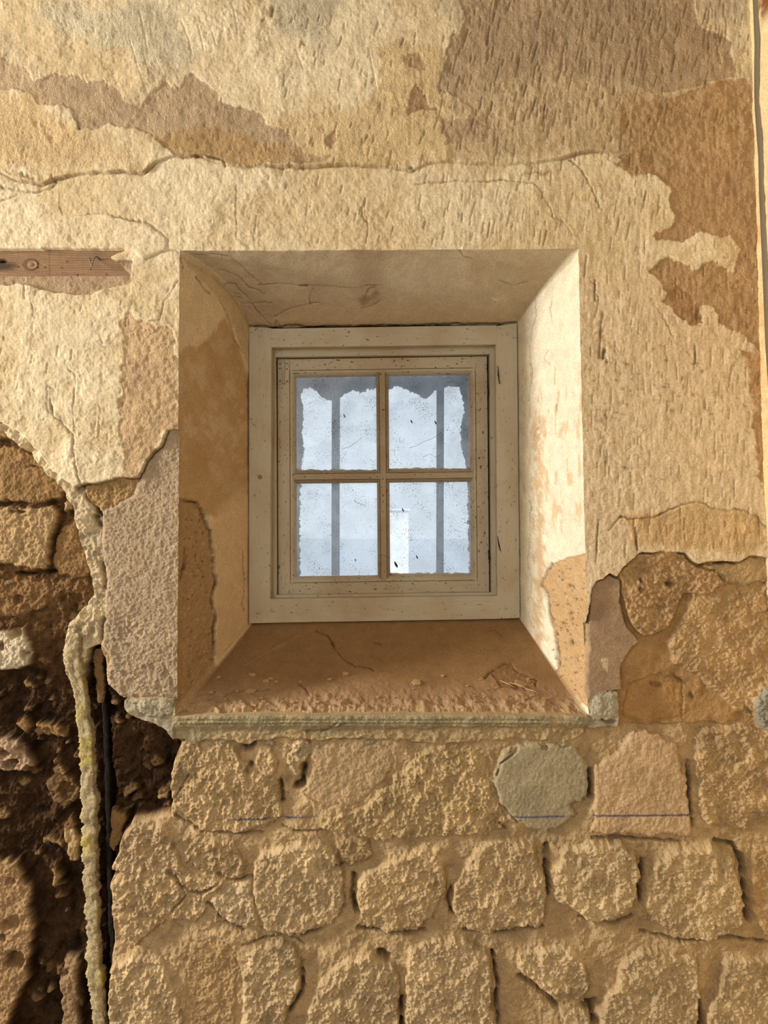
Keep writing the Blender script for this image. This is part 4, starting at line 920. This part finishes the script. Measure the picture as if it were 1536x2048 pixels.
# pier at the right corner, facing left: bright limewash
def pier():
    ys = np.concatenate([np.linspace(.03, -.14, 50), np.linspace(-.16, -.42, 10)])
    zs = np.linspace(0, 2.75, 700)
    YY, ZZ = np.meshgrid(ys, zs)
    pyy = 1024-(ZZ-Z0)*1000
    xcn = np.interp(pyy, [-230, 0, 100, 200, 260, 320, 400, 500, 600, 700, 800, 1000, 1100, 1400, 2524], [1496, 1499, 1503, 1507, 1509, 1510.5, 1514, 1516, 1517.5, 1520, 1523, 1530, 1537, 1554, 1568])
    dd = -YY*1000
    nn = fbm(pyy, dd, 60, 4, 201); n2_ = fbm(pyy, dd, 12, 3, 203); n3_ = fbm(pyy, dd, 5, 2, 204)
    XX = (xcn-768+2.5*nn+.8*n2_+.4*n3_)/1000.
    c_ = np.ones(XX.shape+(3,))*lin((238,216,166))
    c_ = c_*(1+.08*n2_)[..., None]
    gg = sm(.05, .4, nn+.5*n2_)*sm(150, 500, pyy)*.6; c_ = c_+(lin((222,180,118))-c_)*gg[..., None]
    br = sm(30, 46, dd+20*n2_)*sm(90, 50, pyy); c_ = c_+(lin((140,88,56))-c_)*br[..., None]
    c_ = np.clip(c_, .004, .93)
    n0, m0 = XX.shape; v_ = np.stack([XX, YY, ZZ], -1).reshape(-1, 3)
    a_, b2 = np.meshgrid(np.arange(n0-1), np.arange(m0-1), indexing='ij'); v0_ = a_*m0+b2
    q = np.stack([v0_, v0_+m0, v0_+m0+1, v0_+1], -1).reshape(-1, 4)
    o = link_mesh('wall_right', v_, q, M_MAS, None, cols=c_.reshape(-1, 3), extra=np.full(len(v_), .5)); prop(o, kind='structure')
    return xcn
pier()
box('trim_2', (.80, -.42, 0), (1.9, -.40, 2.75), M_ROOM, None, 'structure')
# flat grey strip on the pier: a shadow band put in as colour
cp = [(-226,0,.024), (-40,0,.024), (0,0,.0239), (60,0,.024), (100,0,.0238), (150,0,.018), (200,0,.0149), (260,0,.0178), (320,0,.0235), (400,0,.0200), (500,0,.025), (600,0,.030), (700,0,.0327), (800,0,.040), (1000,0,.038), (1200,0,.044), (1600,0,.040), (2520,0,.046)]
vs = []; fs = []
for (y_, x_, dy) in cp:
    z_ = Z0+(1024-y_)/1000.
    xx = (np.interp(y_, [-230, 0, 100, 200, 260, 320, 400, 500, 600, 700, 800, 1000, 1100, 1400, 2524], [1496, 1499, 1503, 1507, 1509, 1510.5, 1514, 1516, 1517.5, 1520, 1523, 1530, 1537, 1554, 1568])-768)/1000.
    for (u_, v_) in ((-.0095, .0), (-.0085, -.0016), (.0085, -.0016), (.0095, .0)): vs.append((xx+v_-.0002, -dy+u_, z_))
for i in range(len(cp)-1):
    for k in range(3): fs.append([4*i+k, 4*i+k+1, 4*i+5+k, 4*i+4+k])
prop(link_mesh('shadow_strip', vs, fs, M_SHADOW), 'flat grey strip standing for the shadow band down the bright corner at the right edge', 'shadow_strip')

# ------------------------------------------------------------------ embedded timber and bent staple
nx2, ny2 = 420, 44
xs = np.linspace(-420, 264, nx2); ysn = np.linspace(488, 556, ny2); TX, TY = np.meshgrid(xs, ysn)
kx, ky = 57., 526.
dk = np.sqrt(((TX-kx)/15)**2+((TY-ky)/11)**2)
bend = np.sign(TY-ky+.01)*9*np.exp(-((TX-kx)/26)**2)*np.exp(-np.abs(TY-ky)/22)
ph = TY-bend+3*fbm(TX, TY, 120, 3, 301, .5, 60)
rings = np.sin(ph*1.35+1.2*fbm(TX, ph, 160, 3, 303, .5, 9))
rings = np.where(dk < 1, np.sin(dk*9), rings)
base = lin((168,136,106)); dk_ = lin((112,84,62))
tc_ = base+(dk_-base)*np.clip(.28+.30*rings+.3*fbm(TX, TY, 90, 4, 305, .6, 5), 0, 1)[..., None]
g = np.exp(-((np.abs(dk-1))/.13)**2)[..., None]; tc_ = tc_+(lin((80,56,36))-tc_)*g*.8
g = (sm(1.2, .2, np.sqrt(((TX+2)/42)**2+((TY-529)/13)**2)))[..., None]; tc_ = tc_+(lin((62,54,44))-tc_)*g*.85
g = np.exp(-(((TX-0)/10)**2+((TY-519)/4)**2))[..., None]; tc_ = tc_+(lin((12,10,8))-tc_)*np.clip(g*1.2, 0, 1)
g = (np.exp(-((TX-94)/1.1)**2)*.5)[..., None]; tc_ = tc_+(dk_*.6-tc_)*g
for hx, hy in ((130,520),(72,532),(86,531),(120,532),(178,535),(32,530),(210,546),(151,547)):
    g = np.exp(-((TX-hx)**2+(TY-hy)**2)/2.4)[..., None]; tc_ = tc_+(lin((34,22,14))-tc_)*np.clip(g*1.3, 0, 1)
th = .010-.0009*rings+.0006*fbm(TX, TY, 30, 3, 307)+.006*np.exp(-(((TX-0)/9)**2+((TY-519)/4)**2))
tv = np.stack([(TX-768)/1000, th, Z0+(1024-TY)/1000], -1).reshape(-1, 3)
back = tv.copy(); back[:, 1] = .028
a_, b2 = np.meshgrid(np.arange(ny2-1), np.arange(nx2-1), indexing='ij'); v0_ = a_*nx2+b2
q = np.stack([v0_, v0_+nx2, v0_+nx2+1, v0_+1], -1).reshape(-1, 4)
nb = nx2*ny2; ring_ = list(range(nx2))+[j*nx2+nx2-1 for j in range(1, ny2)]+[(ny2-1)*nx2+i for i in range(nx2-2, -1, -1)]+[j*nx2 for j in range(ny2-2, 0, -1)]
sq = [[r0, r1, r1+nb, r0+nb] for r0, r1 in zip(ring_, ring_[1:]+ring_[:1])]
q = np.concatenate([q, q[:, ::-1]+nb, np.array(sq)])
tm = link_mesh('timber', np.concatenate([tv, back]), q, M_MAS, None, cols=np.concatenate([tc_.reshape(-1, 3)]*2), extra=np.full(2*nb, .2))
prop(tm, 'weathered brown timber batten with a knot embedded in the plaster left of the window', 'batten')
def Wf(x_, y_, d_): return Vector(((x_-768)/1000., d_, Z0+(1024-y_)/1000.))
st = tube('nail', [Wf(196,515,.011), Wf(195,514,-.004), Wf(192,518,-.007), Wf(187,527,-.006), Wf(184.5,533,-.003), Wf(182,528,.000), Wf(178,518,.003), Wf(175.5,513,.005), Wf(176,513,.012)], .0013, M_NAIL, None, 8)
prop(st, 'bent wire nail standing out of the weathered timber', 'nail')

# ------------------------------------------------------------------ caked pipe and black conduit in the chase
def caked(name, path, seg=40, seed=0, yscale=.8, colf=None):
    # path: (py, px, half width mm, depth)
    n = 420; pys = np.linspace(path[0][0], path[-1][0], n); A = np.array(path, float)
    cx = np.interp(pys, A[:, 0], A[:, 1]); wd_ = np.interp(pys, A[:, 0], A[:, 2]); dp = np.interp(pys, A[:, 0], A[:, 3])
    an = np.linspace(0, 2*math.pi, seg+1)[:-1]
    PY, AN = np.meshgrid(pys, an, indexing='ij')
    nn = fbm(PY, np.abs(AN-math.pi)*14+40*seed, 17, 6, 401+seed, .75); cx = cx+2.5*fbm(pys, pys*0, 40, 3, 405+seed)
    sq_ = 1/np.maximum(np.abs(np.cos(AN)), np.abs(np.sin(AN)))**.8
    rr = wd_[:, None]*sq_*(.92+.62*nn)
    XX = (cx[:, None]-768+rr*np.cos(AN))/1000; YY = dp[:, None]/1000+yscale*rr*np.sin(AN)/1000; ZZ = Z0+(1024-PY)/1000
    v_ = np.stack([XX, YY, ZZ], -1).reshape(-1, 3)
    i_, k_ = np.meshgrid(np.arange(n-1), np.arange(seg), indexing='ij'); k1 = (k_+1) % seg
    q_ = np.stack([i_*seg+k_, i_*seg+k1, (i_+1)*seg+k1, (i_+1)*seg+k_], -1).reshape(-1, 4)
    cols_ = colf(PY, AN, nn)
    return link_mesh(name, v_, q_, M_MAS, None, cols=np.clip(cols_, .004, .93).reshape(-1, 3), extra=np.full(len(v_), .8))
def pc(PY, AN, nn):
    c = np.ones(PY.shape+(3,))*lin((186,168,132)); c = c*(1+.5*nn)[..., None]
    for y_, r_ in ((1430,20),(1498,18),(1530,14),(1370,14),(1700,20),(1980,34),(1860,16),(1640,12)):
        g = (np.exp(-((PY-y_)/r_)**2)*sm(-.15, .35, nn+.25*np.sin(AN+y_)))[..., None]; c = c+(lin((190,172,98))-c)*np.clip(g, 0, 1)
    return c
o = caked('pipe', [(1268,146,6,16), (1300,140,17,22), (1340,138,17,24), (1372,146,12,28), (1392,150,12,30), (1440,154,15,34), (1500,160,14,36), (1545,163,14,38), (1600,163,16,40), (1660,164,15,40), (1740,166,15,42), (1800,168,16,42), (1880,172,12,44), (1930,172,14,44), (1980,174,15,44), (2010,180,14,46), (2100,184,13,50), (2300,186,13,52), (2520,186,13,52)], colf=pc)
prop(o, 'pale plaster-caked upright pipe with yellow stained patches in the dark chase', 'pipe')
def dc(PY, AN, nn): return np.ones(PY.shape+(3,))*lin((44,38,34))*(1+.5*nn)[..., None]
o = caked('conduit', [(1400,181,3,66), (1440,184,5,70), (1560,188,6,74), (1700,190,6,76), (1800,192,6,76), (1960,198,6,80), (2100,206,6,80), (2520,210,6,80)], seg=14, seed=2, colf=dc)
prop(o, 'blackened conduit standing beside the caked pipe', 'conduit')
def bc(PY, AN, nn): return np.ones(PY.shape+(3,))*lin((134,104,70))*(1+.5*nn)[..., None]
o = caked('pipe_stub', [(1306,180,9,52), (1320,180,11,52), (1334,179,11,54), (1336,179,9,54), (1380,180,10,58), (1420,181,6,62)], seg=18, seed=3, colf=bc)
prop(o, 'broken dark brown pipe stub at the top of the chase slot', 'pipe')

# ------------------------------------------------------------------ loose things on the sill
bm_ = (sideM == 2).reshape(-1); idxs = np.where(bm_)[0]; rx = RX.reshape(-1)[idxs]; ry = RY.reshape(-1)[idxs]
nS = Vector(nrm[2])
def on_sill(px_, py_): 
    k = idxs[np.argmin((rx-px_)**2+(ry-py_)**2)]; return Vector(RV[k])
def flake(px_, py_, r_, seed, mat=M_FLAKE, tilt=.25, th_=.0022, asp=.6):
    rnd = random.Random(seed); n = rnd.randint(5, 8); p = on_sill(px_, py_)
    a = [2*math.pi*(i+rnd.uniform(-.25, .25))/n for i in range(n)]
    rr = [r_/1000*rnd.uniform(.65, 1.2) for _ in a]
    t = Vector((1, 0, 0)); b = nS.cross(t).normalized(); nn = (nS+Vector((rnd.uniform(-tilt, tilt), rnd.uniform(-tilt, 0), 0))).normalized()
    t = (t-nn*t.dot(nn)).normalized(); b = nn.cross(t)
    ro = rnd.uniform(0, 3.1)
    co = [(math.cos(a_+ro)*r0, math.sin(a_+ro)*r0*asp) for a_, r0 in zip(a, rr)]
    lo_ = [t*x_+b*y_ for x_, y_ in co]; 
    vs = [v for v in lo_]+[v*.86+nn*th_ for v in lo_]+[nn*th_*1.2]
    fs = [list(range(n))[::-1]]+[[i, (i+1) % n, n+(i+1) % n, n+i] for i in range(n)]+[[n+i, n+(i+1) % n, 2*n] for i in range(n)]
    o = link_mesh('plaster_flake', vs, fs, mat, None, smooth=False); o.location = p+nS*.0012
    return o
big = [(1042,1368,19,'largest loose plaster flake by the broken hollow at the right of the sill'), (834,1368,13,'pale upright flake near the middle front of the sill'), (497,1384,15,'broad loose flake near the left front of the sill'), (532,1364,10,'small square flake behind the broad one on the left of the sill'), (505,1352,9,'thin flake farthest back on the left of the sill'), (690,1348,10,'star-shaped flake below the sill crack'), (422,1385,9,'flake nearest the left reveal on the sill')]
for i, (x_, y_, r_, lab) in enumerate(big):
    prop(flake(x_, y_, r_, 50+i, th_=.003), lab, 'plaster flake')
for i in range(34):
    x_ = random.choice([random.uniform(430, 640), random.uniform(960, 1090), random.uniform(640, 1100)]); y_ = random.uniform(1352, 1412)
    prop(flake(x_, y_, random.uniform(3, 7), 200+i), 'small loose crumb of plaster on the dusty sill', 'plaster flake', 'small plaster crumbs on the sill')
for i, (xa, ya, xb, yb, lab) in enumerate([(1018,1366,1062,1384,'longer pale straw lying across the right of the sill'), (1050,1380,1082,1390,'short pale straw at the right front of the sill'), (1000,1362,1030,1376,'thin straw just below the broken hollow')]):
    A, B = on_sill(xa, ya)+nS*.004, on_sill(xb, yb)+nS*.004
    prop(tube('straw', [A, (A+B)/2+nS*.002, B], .0014, M_STRAW, None, 6, [.0008, .0016, .0006]), lab, 'straw')

# cobweb threads and dead insects on the glass
def web(P, lab):
    pts = [W(x_, y_, YG-.002) for x_, y_ in P]; prop(tube('cobweb', pts, .00035, M_WEB, None, 4), lab, 'cobweb')
web([(684,898),(700,893),(716,882),(724,874)], 'short dark cobweb thread in the upper left pane')
web([(818,896),(832,892),(846,884),(862,878),(874,872),(884,864)], 'long dark cobweb thread across the upper right pane')
web([(845,914),(860,908),(874,916),(884,905)], 'loose cobweb thread low in the upper right pane')
web([(708,1000),(714,1006),(722,1008),(732,1012)], 'short cobweb thread in the lower left pane')
def bug(x_, y_, r_, lab):
    pts = [W(x_-r_*.4, y_-r_, YG-.002), W(x_-r_*.2, y_-r_*.3, YG-.003), W(x_+r_*.2, y_+r_*.4, YG-.003), W(x_+r_*.4, y_+r_, YG-.002)]
    prop(tube('insect', pts, .001, M_DARK, None, 6, [.0004, .0014*r_/4, .0016*r_/4, .0003]), lab, 'insect')
bug(871,845,4,'dead insect stuck high in the upper right pane'); bug(792,1129,7,'largest dead insect in the lower right pane'); bug(834,1114,4,'small dead insect right of the largest one'); bug(689,832,3.5,'dead insect high in the upper left pane'); bug(711,1120,3,'dead insect low in the lower left pane'); bug(823,843,4,'dead insect left of the bar in the upper right pane'); bug(806,1020,4,'dead insect above the white wall in the lower right pane')
